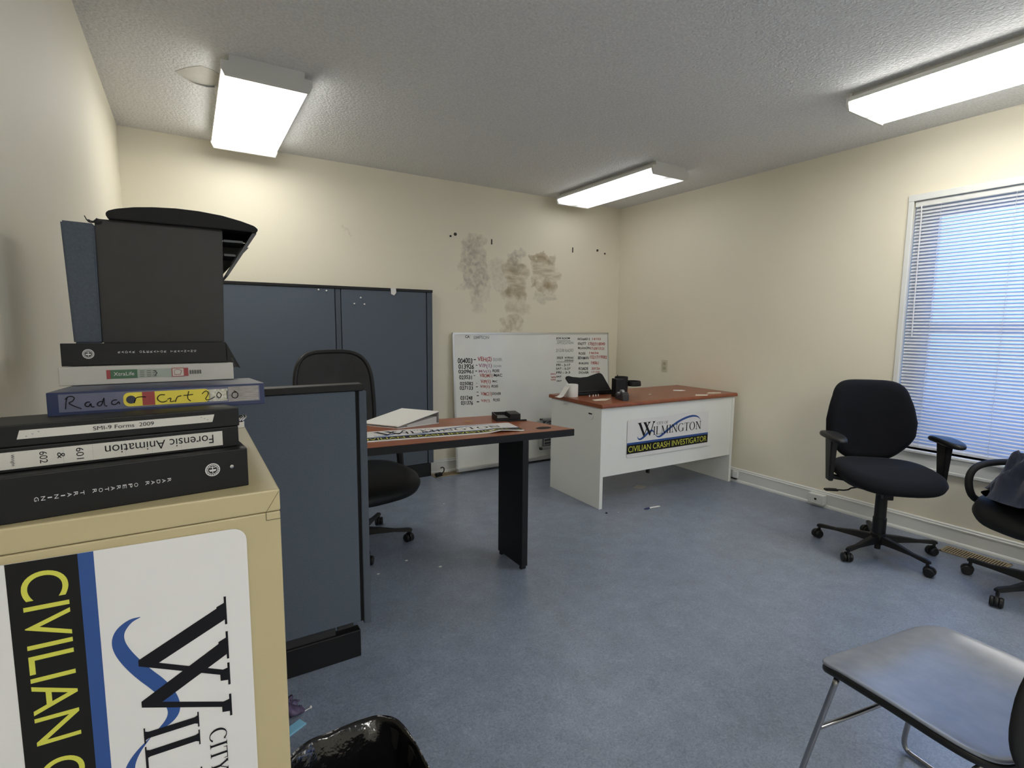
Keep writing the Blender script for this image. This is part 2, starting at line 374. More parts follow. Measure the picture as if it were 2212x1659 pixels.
def make_sign(name, loc, rz, fn, label):
    """magnetic sign; sign coordinates x 0..SW to the right, y 0..SH up; fn maps (x, y, out) to local space"""
    root = thing(name, loc, rz, label, 'sign')
    g = MB(); nx, ny = 24, 8; t = .0012
    r = .018
    def inset(x, y):  # rounded outline clamp
        return x, y
    out = rrect(0, SW, 0, SH, r)
    # sheet as grid of faces: build from strips so that it can follow a curled surface
    b = bmesh.new(); ends = [r*(1-cos(pi/2*k/5)) for k in range(6)]; xs = ends+[r+(SW-2*r)*i/(nx-10) for i in range(1, nx-10)]+[SW-e_ for e_ in ends[::-1]]
    for o_ in (0.0, t):
        rows = []
        for x in xs:
            dy = 0
            e = min(x, SW-x)
            if e < r: dy = r-math.sqrt(max(r*r-(r-e)**2, 0))
            rows.append([b.verts.new(fn(x, dy+(SH-2*dy)*j/ny, o_)) for j in range(ny+1)])
        for i in range(nx):
            for j in range(ny): b.faces.new((rows[i][j], rows[i+1][j], rows[i+1][j+1], rows[i][j+1]))
        if o_ == 0.0: first = rows
    for i in range(nx):
        b.faces.new((first[i][0], rows[i][0], rows[i+1][0], first[i+1][0])); b.faces.new((first[i][ny], first[i+1][ny], rows[i+1][ny], rows[i][ny]))
    for j in range(ny):
        b.faces.new((first[0][j], first[0][j+1], rows[0][j+1], rows[0][j])); b.faces.new((first[nx][j], rows[nx][j], rows[nx][j+1], first[nx][j+1]))
    bmesh.ops.recalc_face_normals(b, faces=b.faces[:]); g.merge(b); g.build('sheet', M_signw, root)
    def band(nm, m, v0, v1, off):
        q = MB(); y1, y0 = SH*(1-v0), SH*(1-v1)
        for i in range(nx):
            q.poly([fn(xs[i], y0, off), fn(xs[i+1], y0, off), fn(xs[i+1], y1, off), fn(xs[i], y1, off)])
        q.build(nm, m, root)
    band('blue_stripe', M_blue, .605, .660, t+.0003); band('black_band', M_signk, .660, .895, t+.0003)
    q = MB(); put_text(q, 'CIVILIAN CRASH INVESTIGATOR', fn, .012*SW+.004, SW*.984, SH*(1-.852), SH*(1-.698), t+.0007); q.build('yellow_lettering', M_yel, root)
    q = MB()
    hx = SW; Y = lambda v: SH*(1-v)
    ribbon(q, [(.115*hx, Y(.455), .0004), (.118*hx, Y(.50), .003), (.135*hx, Y(.545), .006), (.16*hx, Y(.54), .008), (.20*hx, Y(.475), .009), (.24*hx, Y(.385), .009), (.275*hx, Y(.345), .008), (.295*hx, Y(.36), .006), (.31*hx, Y(.43), .0004)], fn, t+.0004)
    ribbon(q, [(.315*hx, Y(.45), .0004), (.335*hx, Y(.51), .003), (.36*hx, Y(.545), .006), (.39*hx, Y(.53), .009), (.46*hx, Y(.41), .0095), (.54*hx, Y(.27), .0095), (.62*hx, Y(.17), .009), (.71*hx, Y(.10), .0085), (.78*hx, Y(.075), .008), (.84*hx, Y(.10), .006), (.875*hx, Y(.16), .003), (.895*hx, Y(.23), .0004)], fn, t+.0004)
    q.build('blue_wave', M_blue, root)
    q = MB(); serif_text(q, 'W', fn, .112*hx, .325*hx, Y(.475), Y(.105), t+.0007); serif_text(q, 'ILMINGTON', fn, .295*hx, .905*hx, Y(.475), Y(.25), t+.0009)
    serif_text(q, 'CITY OF', fn, .335*hx, .475*hx, Y(.21), Y(.135), t+.0011); q.build('black_lettering', M_ink, root)
    return root
# ================================================================== ROOM SHELL
st = lambda o: tag(o, kind='structure')
T = .12
st(MB().box(XL-.2, XR+.2, YF-.2, YB+.2, -.1, 0).build('floor', M_floor))
cl = st(MB().box(XL-.2, XR+.2, YF-.2, YB+.2, ZC, ZC+.1).build('ceiling', M_ceil))
st(MB().box(XL-T, XL, YF, YB, 0, ZC).build('wall_left', M_wall))
wb = st(MB().box(XL-T, XR+T, YB, YB+T, 0, ZC).build('wall_back', M_wallback))
st(MB().box(XL-T, XR+T, YF-T, YF, 0, ZC).build('wall_front', M_wall))
WY0, WY1, WZ0, WZ1 = .56, 1.568, .545, 2.125     # window opening
WT = .16
m = MB(); m.box(XR, XR+WT, YF, -2.3, 0, ZC); m.box(XR, XR+WT, -1.1, WY0, 0, ZC); m.box(XR, XR+WT, -2.3, -1.1, 0, WZ0); m.box(XR, XR+WT, -2.3, -1.1, WZ1, ZC); m.box(XR, XR+WT, WY1, YB, 0, ZC); m.box(XR, XR+WT, WY0, WY1, 0, WZ0); m.box(XR, XR+WT, WY0, WY1, WZ1, ZC)
st(m.build('wall_right', M_wall))
def skirting(name, p0, p1, nrm):
    # profile: flat board, small moulded cap, quarter round shoe; p0->p1 along the wall, nrm into the room
    prof = [(0, 0), (.022, 0), (.021, .012), (.017, .019), (.012, .022), (.012, .092), (.015, .094), (.015, .100), (.009, .103), (.009, .112), (.004, .117), (0, .118)]
    m = MB(); a, b = V(p0), V(p1); n = V(nrm); bm = m.bm
    A = [bm.verts.new(a+n*d+V((0, 0, z))) for d, z in prof]; B = [bm.verts.new(b+n*d+V((0, 0, z))) for d, z in prof]; k = len(prof)
    for i in range(k): bm.faces.new((A[i], A[(i+1) % k], B[(i+1) % k], B[i]))
    bm.faces.new(A); bm.faces.new(B[::-1]); bmesh.ops.recalc_face_normals(bm, faces=bm.faces[:])
    return st(m.build(name, M_trim))
skirting('baseboard_right', (XR, YB, 0), (XR, YF, 0), (-1, 0, 0))
skirting('baseboard_back', (XL, YB, 0), (XR, YB, 0), (0, -1, 0))
skirting('baseboard_left', (XL, YF, 0), (XL, YB, 0), (1, 0, 0))
# window
wn = thing('window_1', (XR, 0, 0), 0, kind='structure')
m = MB(); c = .027
m.box(-.012, 0, WY1-.002, WY1+c, WZ0-.0, WZ1+.036, bev=.003); m.box(-.012, 0, WY0-c, WY0+.002, WZ0, WZ1+.036, bev=.003)
m.box(-.014, 0, WY0-c, WY1+c, WZ1-.004, WZ1+.036, bev=.003)
m.build('window_casing', M_trim, wn)
m = MB(); m.box(-.028, .10, WY0-.03, WY1+.03, WZ0-.018, WZ0, bev=.004); m.build('window_stool', M_glasswhite, wn)
m = MB(); m.box(-.014, 0, WY0-.02, WY1+.02, WZ0-.118, WZ0-.018, bev=.004); m.box(-.019, 0, WY0-.02, WY1+.02, WZ0-.118, WZ0-.10, bev=.003); m.build('window_apron', M_trim, wn)
m = MB(); X0, X1 = .075, .115; s1 = .115; zm = 1.33
m.box(X0, X1, WY1-s1, WY1, WZ0, WZ1); m.box(X0, X1, WY0, WY0+s1, WZ0, WZ1); m.box(X0, X1, WY0+s1, WY1-s1, WZ0, WZ0+.035); m.box(X0, X1, WY0+s1, WY1-s1, WZ1-.10, WZ1); m.box(X0, X1, WY0+s1, WY1-s1, zm-.025, zm+.025)
sash = m.build('window_sash', M_glasswhite, wn)
MB().box(.092, .096, WY0+s1, WY1-s1, WZ0+.035, WZ1-.1).build('glass_pane', M_glass, sash)
w2 = thing('added_fill_window', (XR, 0, 0), 0, kind='structure')  # unseen window added to let blue sky fill in from the rear
m = MB(); m.box(X0, X1, -2.3, -2.22, WZ0, WZ1); m.box(X0, X1, -1.18, -1.1, WZ0, WZ1); m.box(X0, X1, -2.22, -1.18, WZ0, WZ0+.06); m.box(X0, X1, -2.22, -1.18, WZ1-.06, WZ1); m.box(X0, X1, -2.22, -1.18, zm-.02, zm+.02); m.build('window_sash', M_glasswhite, w2)
MB().box(.092, .096, -2.22, -1.18, WZ0+.06, WZ1-.06).build('glass_pane', M_glass, w2)
# blind
bl = thing('window_blind', (XR, 0, 0), 0, 'white aluminium mini blind, lowered and nearly closed over the window', 'blind')
BY0, BY1 = WY0+.006, WY1-.006
m = MB(); m.box(.004, .032, BY0, BY1, WZ1-.040, WZ1-.006, bev=.003); m.build('headrail', M_trim, bl)
m = MB(); zt, zb = WZ1-.055, WZ0+.040; n = 72; ang = R(47); hw = .0125
for i in range(n):
    z = zt+(zb-zt)*i/(n-1)
    bm = m.bm; rows = []
    wob = .0006*sin(i*2.3)
    for j in range(5):
        s = -1+2*j/4; x = .018+hw*s*cos(ang+wob*8); zz = z-hw*s*sin(ang)*-1+.0016*(1-s*s)
        rows.append((bm.verts.new((x, BY0+.004, zz)), bm.verts.new((x, BY1-.004, zz))))
    for a, b in zip(rows, rows[1:]): bm.faces.new((a[0], a[1], b[1], b[0]))
m.build('slats', M_blind, bl, smooth='all')
m = MB(); m.box(.006, .030, BY0+.003, BY1-.003, WZ0+.012, WZ0+.030, bev=.003); m.build('bottom_rail', M_blind, bl)
for yy in (1.425, 1.08, .70):
    m = MB(); m.tube([(.003, yy, zt+.02), (.003, yy, WZ0+.02)], .0011, 5); m.tube([(.034, yy, zt+.02), (.034, yy, WZ0+.02)], .0011, 5); m.build('ladder_cord', M_blind, bl)
m = MB(); m.tube([(-.004, 1.525, WZ1-.035), (-.008, 1.520, WZ1-.10), (-.009, 1.512, WZ1-.85)], .0035, 6); m.build('tilt_wand', mat('clear_wand', (.75, .75, .78), .1), bl)
# wall holes
for x, z, w_, h_ in ((2.393, 2.075, .011, .046), (3.326, 2.078, .011, .050)):
    m = MB(); m.box(x-w_/2, x+w_/2, -.001, .004, z-h_/2, z+h_/2, bev=.001); o = m.build('anchor_slot', mat('dark_hole', (.05, .045, .035), .9), wb); o.location = (0, YB-.003, 0)
for x, z, r_ in ((1.982, 2.087, .009), (2.027, 2.107, .014), (3.648, 2.099, .012), (3.75, 2.074, .009)):
    m = MB(); m.lathe([(0, -.002), (r_, -.002), (r_, .003), (0, .003)], 12, Matrix.Rotation(pi/2, 4, 'X')); o = m.build('screw_hole', MATS['dark_hole'], wb); o.location = (x, YB-.003, z)
# peeling ceiling paint by the first lamp
M_patch = mat('bare_ceiling_plaster', (.60, .585, .53), .8, nscale=30, namt=.05)
def ceil_patch(name, pts, z0, z1, m_):
    MB().prism(pts, z0, z1, 'z').build(name, m_, cl)
ceil_patch('bare_patch', [(.01, 3.20), (.06, 3.12), (.12, 3.06), (.17, 3.08), (.205, 3.12), (.20, 3.25), (.15, 3.28), (.08, 3.29), (.05, 3.26)], ZC-.0025, ZC+.001, M_patch)
m = MB(); Pp = [(.005, 3.205, .002), (.05, 3.262, .004), (.10, 3.290, .010), (.15, 3.290, .014), (.185, 3.275, .012)]
for (a, b_) in zip(Pp, Pp[1:]): m.hexa([(a[0], a[1]-.012, ZC-.001-a[2]), (b_[0], b_[1]-.012, ZC-.001-b_[2]), (b_[0], b_[1]+.006, ZC-.001), (a[0], a[1]+.006, ZC-.001), (a[0], a[1]-.012, ZC-a[2]), (b_[0], b_[1]-.012, ZC-b_[2]), (b_[0], b_[1]+.006, ZC), (a[0], a[1]+.006, ZC)])
m.build('peeling_paint', M_ceil, cl)
# ================================================================== CEILING LIGHTS
def lamp(x, y, M_l, label):
    t = thing('ceiling_light', (x, y, ZC), 0, label, 'ceiling light', 'wraparound ceiling lights')
    Lh = .595; a = [(-.165, 0), (.165, 0), (.165, -.028), (.20, -.030), (.20, -.062), (.185, -.094), (-.185, -.094), (-.20, -.062), (-.20, -.030), (-.165, -.028)]
    m = MB(); m.prism([(p[0]*.93, p[1]) for p in [(-.165, 0), (.165, 0), (.165, -.03), (-.165, -.03)]], -Lh+.006, Lh-.006, 'y'); m.build('housing', M_fixt, t)
    for s in (-1, 1):
        m = MB(); m.prism(a, s*Lh-.006, s*Lh+.006, 'y'); m.build('end_cap', M_fixt, t)
    for s in (-1, 1):
        m = MB(); m.box(min(s*.150, s*.196), max(s*.150, s*.196), -Lh+.006, Lh-.006, -.050, -.028, bev=.001); m.build('side_rail', M_fixt, t)
    m = MB(); d = [(-.192, -.050), (-.192, -.062), (-.176, -.088), (-.10, -.0905), (0, -.091), (.10, -.0905), (.176, -.088), (.192, -.062), (.192, -.050)]
    inn = [(p[0]*.985, p[1]+.003) for p in d][::-1]
    m.prism(d+inn, -Lh+.006, Lh-.006, 'y'); m.build('diffuser', M_l, t)
    return t
lamp(.39, 3.465, M_lampA, 'bright lit fluorescent ceiling light beside the left wall, next to peeling paint')
lamp(3.205, 3.49, M_lampB, 'dimly glowing fluorescent ceiling light above the far right corner')
lamp(3.205, .94, M_lampD, 'bright fluorescent ceiling light running off the right edge, near the window')
lamp(.39, -1.585, M_lampC, 'added fill light shaped like a ceiling light at the rear left of the room, outside the picture')  # added behind the camera to brighten the foreground
lamp(3.205, -1.585, M_lampE, 'added fill light shaped like a ceiling light at the rear right of the room, outside the picture')  # weaker added fill, also unseen behind the camera
# ================================================================== CUBICLE PANELS
def panel(root, x0, x1, y0, y1, zb, zt, nm='fabric_panel'):
    MB().box(x0+.012, x1-.012, y0, y1, zb, zt, bev=.004).build(nm, M_panel, root)
p1 = thing('cubicle_panel', (.0, 1.972, 0), 0, 'low slate-blue cubicle panel standing alone behind the beige cabinet', 'partition')
MB().box(-.20, .526, 0, .05, .150, 1.069, bev=.004).build('fabric_panel', M_panel, p1)
m = MB(); m.box(-.21, .556, -.006, .056, 1.069, 1.096, bev=.004); m.build('top_cap', M_black, p1)
MB().box(.526, .538, .008, .045, .145, 1.069).build('edge_channel', M_gapblk, p1)
MB().box(.538, .566, -.004, .05, .135, 1.069, bev=.003).build('end_trim', M_paneln, p1)
MB().box(-.20, .525, .003, .047, 0, .112, bev=.004).build('kick_plate', M_black, p1)
m = MB(); m.box(-.19, .43, .014, .038, .112, .150); m.box(.44, .50, .018, .034, .125, .150); m.build('base_rail', M_dkdust, p1)
p2 = thing('cubicle_panel', (0, 4.165, 0), 0, 'tall slate-blue double cubicle panel standing against the back wall', 'partition')
MB().box(.0, .972, 0, .05, .12, 1.590, bev=.004).build('fabric_panel', M_panel, p2)
MB().box(1.022, 1.722, 0, .05, .12, 1.590, bev=.004).build('fabric_panel', M_panel, p2)
m = MB(); m.box(.978, 1.016, .003, .05, .12, 1.590, bev=.002); m.box(1.729, 1.777, -.002, .05, .12, 1.590, bev=.003); m.build('upright_trim', M_paneln, p2)
MB().box(-.0, 1.78, -.006, .056, 1.590, 1.612, bev=.003).build('top_cap', M_black, p2)
MB().box(.0, 1.755, .003, .047, 0, .115, bev=.003).build('kick_plate', M_black, p2)
# push pins and a torn bit of tape on the tall panel
for i, (x, z, d) in enumerate(((.852, 1.576, 'at its top left'), (.909, 1.571, 'just right of the first one'), (1.117, 1.479, 'leftmost of the lower three'), (1.168, 1.528, 'uppermost of the lower three'), (1.196, 1.478, 'rightmost of the lower three'))):
    m = MB(); m.lathe([(0, 0), (.0015, .0), (.0015, .004), (.0055, .006), (.004, .009), (.0035, .014), (.006, .017), (.005, .019), (0, .0195)], 12, Matrix.Rotation(pi/2, 4, 'X'))
    o = m.build('push_pin', M_paper, smooth=True); o.location = (x, 4.165, z); tag(o, 'tiny white push pin in the tall blue panel, '+d, 'push pin', 'push pins in the tall panel')
m = MB(); m.prism([(-.022, .028), (.022, .030), (.024, -.008), (.006, -.030), (-.018, -.020)], -.002, 0, 'y'); o = m.build('paper_scrap', M_paper); o.location = (1.435, 4.159, 1.585)
tag(o, 'torn white scrap of paper stuck to the top of the tall blue panel', 'paper')
# ================================================================== WHITEBOARD
BW, BHt = 1.80, 1.245
tilt = math.atan2(.082, BHt)
wbd = thing('whiteboard', (1.975, 4.115, .012), R(-.6), 'large aluminium-framed whiteboard with handwriting leaning on the back wall', 'whiteboard')
def bf(x, y, o_=0): # board coords to local
    return V((x, y*sin(tilt)-o_*cos(tilt), y*cos(tilt)+o_*sin(tilt)))
def bbox_on_board(name, m_, x0, x1, y0, y1, o0, o1):
    c = [bf(x0, y0, o0), bf(x1, y0, o0), bf(x1, y0, o1), bf(x0, y0, o1), bf(x0, y1, o0), bf(x1, y1, o0), bf(x1, y1, o1), bf(x0, y1, o1)]
    return MB().hexa(c).build(name, m_, wbd)
bbox_on_board('writing_surface', M_board, .012, BW-.012, .02, BHt-.015, -.008, .002)
mfr = MB()
for a in ((0, .014, 0, BHt), (BW-.014, BW, 0, BHt), (0, BW, BHt-.017, BHt), (0, BW, 0, .022)):
    x0, x1, y0, y1 = a
    mfr.hexa([bf(x0, y0, -.010), bf(x1, y0, -.010), bf(x1, y0, .006), bf(x0, y0, .006), bf(x0, y1, -.010), bf(x1, y1, -.010), bf(x1, y1, .006), bf(x0, y1, .006)])
mfr.build('frame', M_alu, wbd)
bbox_on_board('pen_tray', M_alu, .0, BW, .012, .036, .006, .040)
# pixel-read handwriting positions converted to board metres once (crop px -> board)
def bq(px, py):  # photo pixel to board coordinates
    d = fw+rt*((px-1106)/1127)-up*((py-829.5)/1127); Rz = Matrix.Rotation(R(-.6), 3, 'Z')
    n_ = Rz @ V((0, cos(tilt), -sin(tilt))); p0 = V((1.975, 4.115, .012)); c0 = V((0, 0, CAMZ))
    q = c0+d*((p0-c0).dot(n_)/d.dot(n_)); l_ = Rz.transposed() @ (q-p0); return l_.x, l_.z/cos(tilt)
inks = {'k': MB(), 'r': MB(), 'g': MB(), 'p': MB()}
def hand(txt, col, x0, y0, x1, y1, crop=0):
    ox, oy, s = ((980, 715, 9.215), (1170, 720, 12.76))[crop]
    a = bq(ox+x0/s, oy+y1/s); b = bq(ox+x1/s, oy+y1/s); c_ = bq(ox+x0/s, oy+y0/s)
    sl = (b[1]-a[1])/(b[0]-a[0])
    f = lambda X, Y, o_: bf(X, Y+sl*(X-a[0]), o_)
    put_text(inks[col], txt, f, a[0], b[0], a[1], c_[1], .0028, slant=.08, jitter=.06, bold=.022)
for a in (('004003', 'k', 75, 540, 370, 645), ('-', 'k', 395, 560, 440, 578), ('VEH(2)', 'r', 470, 515, 750, 630), ('DOVER', 'g', 780, 540, 960, 600),
          ('013926', 'k', 90, 660, 400, 755), ('-', 'k', 440, 675, 468, 690), ('V/P(1)', 'p', 490, 650, 755, 750), ('DOVER', 'g', 790, 680, 950, 722),
          ('020961', 'k', 90, 770, 385, 845), ('-', 'k', 425, 790, 465, 804), ('M/V(1)', 'p', 495, 775, 735, 845), ('ROSS', 'k', 770, 765, 905, 820),
          ('023531', 'k', 105, 880, 360, 960), ('-', 'k', 398, 880, 425, 893), ('V/BOM(1)', 'r', 510, 850, 770, 940), ('MAC', 'k', 795, 852, 960, 910),
          ('025082', 'k', 120, 1010, 385, 1080), ('-', 'g', 445, 1035, 468, 1047), ('V/P(1)', 'r', 530, 970, 730, 1060), ('MAC', 'k', 770, 980, 865, 1022),
          ('027133', 'k', 115, 1095, 380, 1170), ('-', 'k', 440, 1102, 478, 1115), ('V/P(1)', 'r', 520, 1080, 715, 1148), ('ROSS', 'k', 750, 1075, 880, 1125),
          ('-', 'k', 455, 1210, 490, 1222), ('-', 'k', 455, 1280, 498, 1295), ('031248', 'k', 130, 1290, 370, 1370), ('V/MC(1)', 'r', 535, 1215, 755, 1305), ('DOVER', 'k', 765, 1222, 940, 1272),
          ('031376', 'k', 140, 1390, 380, 1470), ('-', 'k', 455, 1400, 505, 1418), ('V/P(1)', 'r', 540, 1360, 715, 1430), ('ROSS', 'k', 785, 1345, 915, 1400),
          ('CA:', 'k', 225, 85, 320, 140), ('SIMPSON', 'g', 390, 95, 700, 160)): hand(*a)
for a in (('EDR ROOM', 'k', 400, 112, 770, 165), ('_', 'k', 410, 203, 790, 213), ('APPLICATION', 'g', 410, 235, 870, 300), ('2/12.00 RADIO', 'g', 390, 430, 870, 515),
          ('2023', 'k', 410, 645, 580, 705), ('WORKING', 'k', 625, 645, 870, 700), ('EVENINGS', 'k', 630, 725, 870, 768), ('_', 'k', 415, 784, 870, 796),
          ('FRI - 3-17', 'k', 400, 840, 780, 905), ('SAT - 5-27', 'k', 390, 945, 785, 1003), ('FRI - 3-3', 'k', 400, 1050, 780, 1110), ('SAT', 'k', 400, 1170, 540, 1215), ('SAT', 'k', 410, 1290, 545, 1335),
          ('place', 'r', 245, 1090, 385, 1150), ('name', 'r', 255, 1190, 385, 1230), ('cost', 'r', 250, 1250, 385, 1300),
          ('RICHARD 2', 'k', 990, 130, 1325, 190), ('14152', 'r', 1390, 125, 1625, 185), ('KNOTT', 'k', 995, 250, 1215, 325), ('17007/18049', 'r', 1280, 250, 1740, 340),
          ('McLAWHORN', 'k', 1000, 375, 1330, 440), ('17109/13131', 'r', 1340, 380, 1720, 460), ('ROSS', 'k', 1015, 525, 1200, 590), ('19034', 'r', 1310, 515, 1560, 575),
          ('BEWMAN', 'k', 995, 640, 1290, 720), ('15217/19082', 'r', 1330, 610, 1795, 700), ('BURGESS', 'k', 1020, 800, 1290, 855), ('19061', 'r', 1355, 770, 1560, 860),
          ('KORDE', 'k', 1015, 935, 1275, 1015), ('20126', 'r', 1370, 935, 1600, 1000), ('DOVER', 'k', 1020, 1050, 1295, 1115), ('17109', 'r', 1370, 1045, 1595, 1090)): hand(*a, 1)
for k_, nm, mm in (('k', 'black_handwriting', M_ink), ('r', 'red_handwriting', M_redink), ('g', 'faded_handwriting', M_greyink), ('p', 'purple_handwriting', M_purink)):
    inks[k_].build(nm, mm, wbd)
# grey wire file pocket held on the board
fp = thing('file_pocket', (2.85, 4.09, .12), 0, 'grey plastic file pocket with wire insert on the lower whiteboard, behind the desk', 'file holder')
m = MB(); fx, fz = .26, .31
for a in ((0, .022, 0, fz), (fx-.022, fx, 0, fz), (0, fx, 0, .03), (0, fx, fz-.022, fz)): m.box(a[0], a[1], -.03, .0, a[2], a[3], bev=.004)
m.build('frame', mat('grey_plastic', (.38, .39, .38), .5), fp)
m = MB(); m.box(.02, fx-.02, -.012, -.004, .028, fz-.02); m.build('back_plate', mat('dark_grey_plastic', (.10, .11, .12), .6), fp)
m = MB()
for i in range(9): m.tube([(.035+.0*i, -.022, .045+i*.03), (fx-.035, -.022, .05+i*.03)], .0022, 6)
m.tube([(.04, -.024, .04), (.036, -.026, .2), (.05, -.026, .285), (fx-.04, -.024, .285)], .004, 6, smooth=2); m.build('wire_insert', M_alu, fp)
# ================================================================== CHERRY TABLE (left)
tb = thing('table', (1.0, 2.6, 0), 0, 'cherry-topped table with black edge and slab leg, in the middle of the room', 'table')
def L_(x, y): return (x-1.0, y-2.6)
corners = [L_(.22, 2.387), L_(1.792, 2.231), L_(1.639, 2.828), L_(.22, 3.02)]
m = MB(); m.prism(corners, .716, .7535, 'z', bev=.002); m.build('edge_band', M_black, tb)
def shrink(c, d):
    cx = sum(p[0] for p in c)/4; cy = sum(p[1] for p in c)/4; return [(p[0]-math.copysign(d, p[0]-cx), p[1]-math.copysign(d, p[1]-cy)) for p in c]
m = MB(); m.prism(shrink(corners, .003), .7535, .755, 'z'); m.build('table_top', M_cherry, tb)
for x in (.42, 1.472):
    m = MB(); a, b = L_(x, 2.262); sk = .0
    m.box(a, a+.038, b, b+.255, .018, .716, bev=.003)
    m.box(a+.004, a+.034, b+.01, b+.03, 0, .018); m.box(a+.004, a+.034, b+.225, b+.245, 0, .018); m.build('slab_leg', M_black, tb)
m = MB(); m.lathe([(0, 0), (.033, 0), (.033, .0012), (.027, .0016), (.026, .0008), (0, .0008)], 24); o = m.build('grommet', M_gapblk, tb); o.location = (*L_(1.655, 2.335), .7545); o.scale = (1.45, .9, 1)
# sign lying on table
ta = R(-9.5)
def fsg(x, y, o_):
    e = x/SW; cur = .018*max(0, e-.82)/.18*max(0, 1-abs(y/SH-.25)*2.2)
    hump = .012*math.exp(-((e-.86)/.06)**2)*max(0, 1-y/SH*1.6)
    return V((x, y*.86, .0006+o_+hump))
make_sign('sign', (.655, 2.464, .755), ta, fsg, 'long magnetic sign lying flat on the cherry table, its end slightly curled')
# white binder on table
b = thing('binder', (0, 0, .7556), 0, 'white ring binder lying closed on the cherry table, spine to the right', 'binder')
q = [(.818, 2.877), (.928, 2.715), (1.212, 2.752), (1.19, 2.985)]
q = [(.80, 2.905), (.945, 2.70), (1.205, 2.745), (1.06, 2.955)]
def wedge(z0a, z1a, z0b, z1b): return [(*q[0], z0a), (*q[1], z0a), (*q[2], z0b), (*q[3], z0b), (*q[0], z1a), (*q[1], z1a), (*q[2], z1b), (*q[3], z1b)]
MB().hexa(wedge(.010, .014, .066, .070)).build('front_cover', M_white, b)
MB().hexa(wedge(.000, .003, .000, .003)).build('back_cover', M_white, b)
dx, dy = (q[2][0]-q[1][0])*.015, (q[2][1]-q[1][1])*.015
MB().hexa([(q[2][0]-dx, q[2][1]-dy, .003), (q[2][0], q[2][1], .003), (q[3][0], q[3][1], .003), (q[3][0]-dx, q[3][1]-dy, .003), (q[2][0]-dx, q[2][1]-dy, .067), (q[2][0], q[2][1], .067), (q[3][0], q[3][1], .067), (q[3][0]-dx, q[3][1]-dy, .067)]).build('spine', mat('grey_spine', (.25, .26, .25), .5), b)
def lp(t_, s_=.04): return (q[1][0]+(q[2][0]-q[1][0])*t_+(q[0][0]-q[1][0])*s_, q[1][1]+(q[2][1]-q[1][1])*t_+(q[0][1]-q[1][1])*s_)
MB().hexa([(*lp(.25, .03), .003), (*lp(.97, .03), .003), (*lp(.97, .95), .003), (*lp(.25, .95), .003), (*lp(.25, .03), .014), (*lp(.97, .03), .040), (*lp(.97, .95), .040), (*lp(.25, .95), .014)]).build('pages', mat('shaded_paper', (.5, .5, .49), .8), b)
# black tray/stapler body on table
tr = thing('desk_tray', (1.61, 2.665, .755), R(-17), 'small black plastic tray near the far edge of the cherry table', 'tray')
m = MB(); m.box(-.075, .075, -.06, .06, 0, .006); m.box(-.075, -.069, -.06, .06, .006, .038); m.box(-.075, .075, .054, .06, .006, .038); m.box(-.075, .01, -.06, -.054, .006, .020); m.box(.01, .075, -.06, .06, .006, .042, bev=.003); m.build('tray_body', M_black, tr)
m = MB(); m.box(-.07, .0, -.05, .05, .008, .020); m.build('inner_pad', mat('mid_grey_plastic', (.16, .16, .16), .5), tr)
m = MB(); m.box(-.03, .09, -.074, -.061, 0, .008, bev=.002); o = m.build('pen', M_gapblk); o.location = (1.62, 2.655, .755); o.rotation_euler = (0, 0, R(-10)); tag(o, 'black pen lying in front of the small tray on the cherry table', 'pen')
def rubber(loc, lab):
    m = MB(); pts = [(.02*cos(a)*(1+.5*sin(3*a)), .014*sin(a)*(1+.4*cos(2*a)), .0015+.004*abs(sin(2*a))) for a in [2*pi*i/16 for i in range(16)]]
    m.tube(pts, .0016, 6, closed=True); o = m.build('rubber_band', mat('tan_rubber', (.55, .36, .17), .6), smooth=True); o.location = loc; tag(o, lab, 'rubber band')
rubber((1.375, 2.70, .7555), 'crumpled tan rubber band behind the flat sign on the cherry table')
# ================================================================== OFFICE DESK (right)
dk = thing('desk', (2.465, 2.77, 0), R(-1.4), 'pale grey office desk with cherry top and a magnetic sign, against the right wall', 'desk')
DW, DD, DZ = 1.455, .625, .742
m = MB(); m.box(0, .028, 0, DD, 0, DZ, bev=.0015); m.build('side_panel', M_deskw, dk)
m = MB(); m.box(DW-.028, DW, 0, DD, 0, DZ, bev=.0015); m.build('side_panel', M_deskw, dk)
m = MB(); m.box(.028, DW-.028, .006, .024, .235, DZ); m.build('modesty_panel', M_deskw, dk)
prof = [(-.018, DZ), (DD+.018, DZ), (DD+.02, DZ+.014), (DD+.016, DZ+.028), (-.010, DZ+.028), (-.020, DZ+.020), (-.022, DZ+.010)]
m = MB(); m.prism(prof, -.014, DW+.008, 'x', bev=.002); m.build('desk_top', M_cherry, dk)
m = MB(); m.prism([(y_, z_) for y_, z_ in ((.085, .70), (.150, .70), (.150, .668), (.138, .648), (.1175, .640), (.097, .648), (.085, .668))], -.007, .0, 'x', bev=.002); m.build('cable_port', M_deskw, dk)
m = MB(); m.box(-.0085, -.006, .098, .137, .682, .692); m.build('port_slot', M_gapblk, dk)
MB().box(.028, .045, .024, .05, .13, .235).build('panel_bracket', M_gapblk, dk); MB().box(.50, .515, .024, .05, .195, .235).build('panel_bracket', M_gapblk, dk)
fdk = lambda x, y, o_: V((x, -.0005-o_, y))
make_sign('sign', (2.465+.250, 2.77-.0, .348), R(-1.4)+R(-.3), lambda x, y, o_: V((x, -.0040-o_, y)), 'magnetic sign on the front of the pale grey desk')
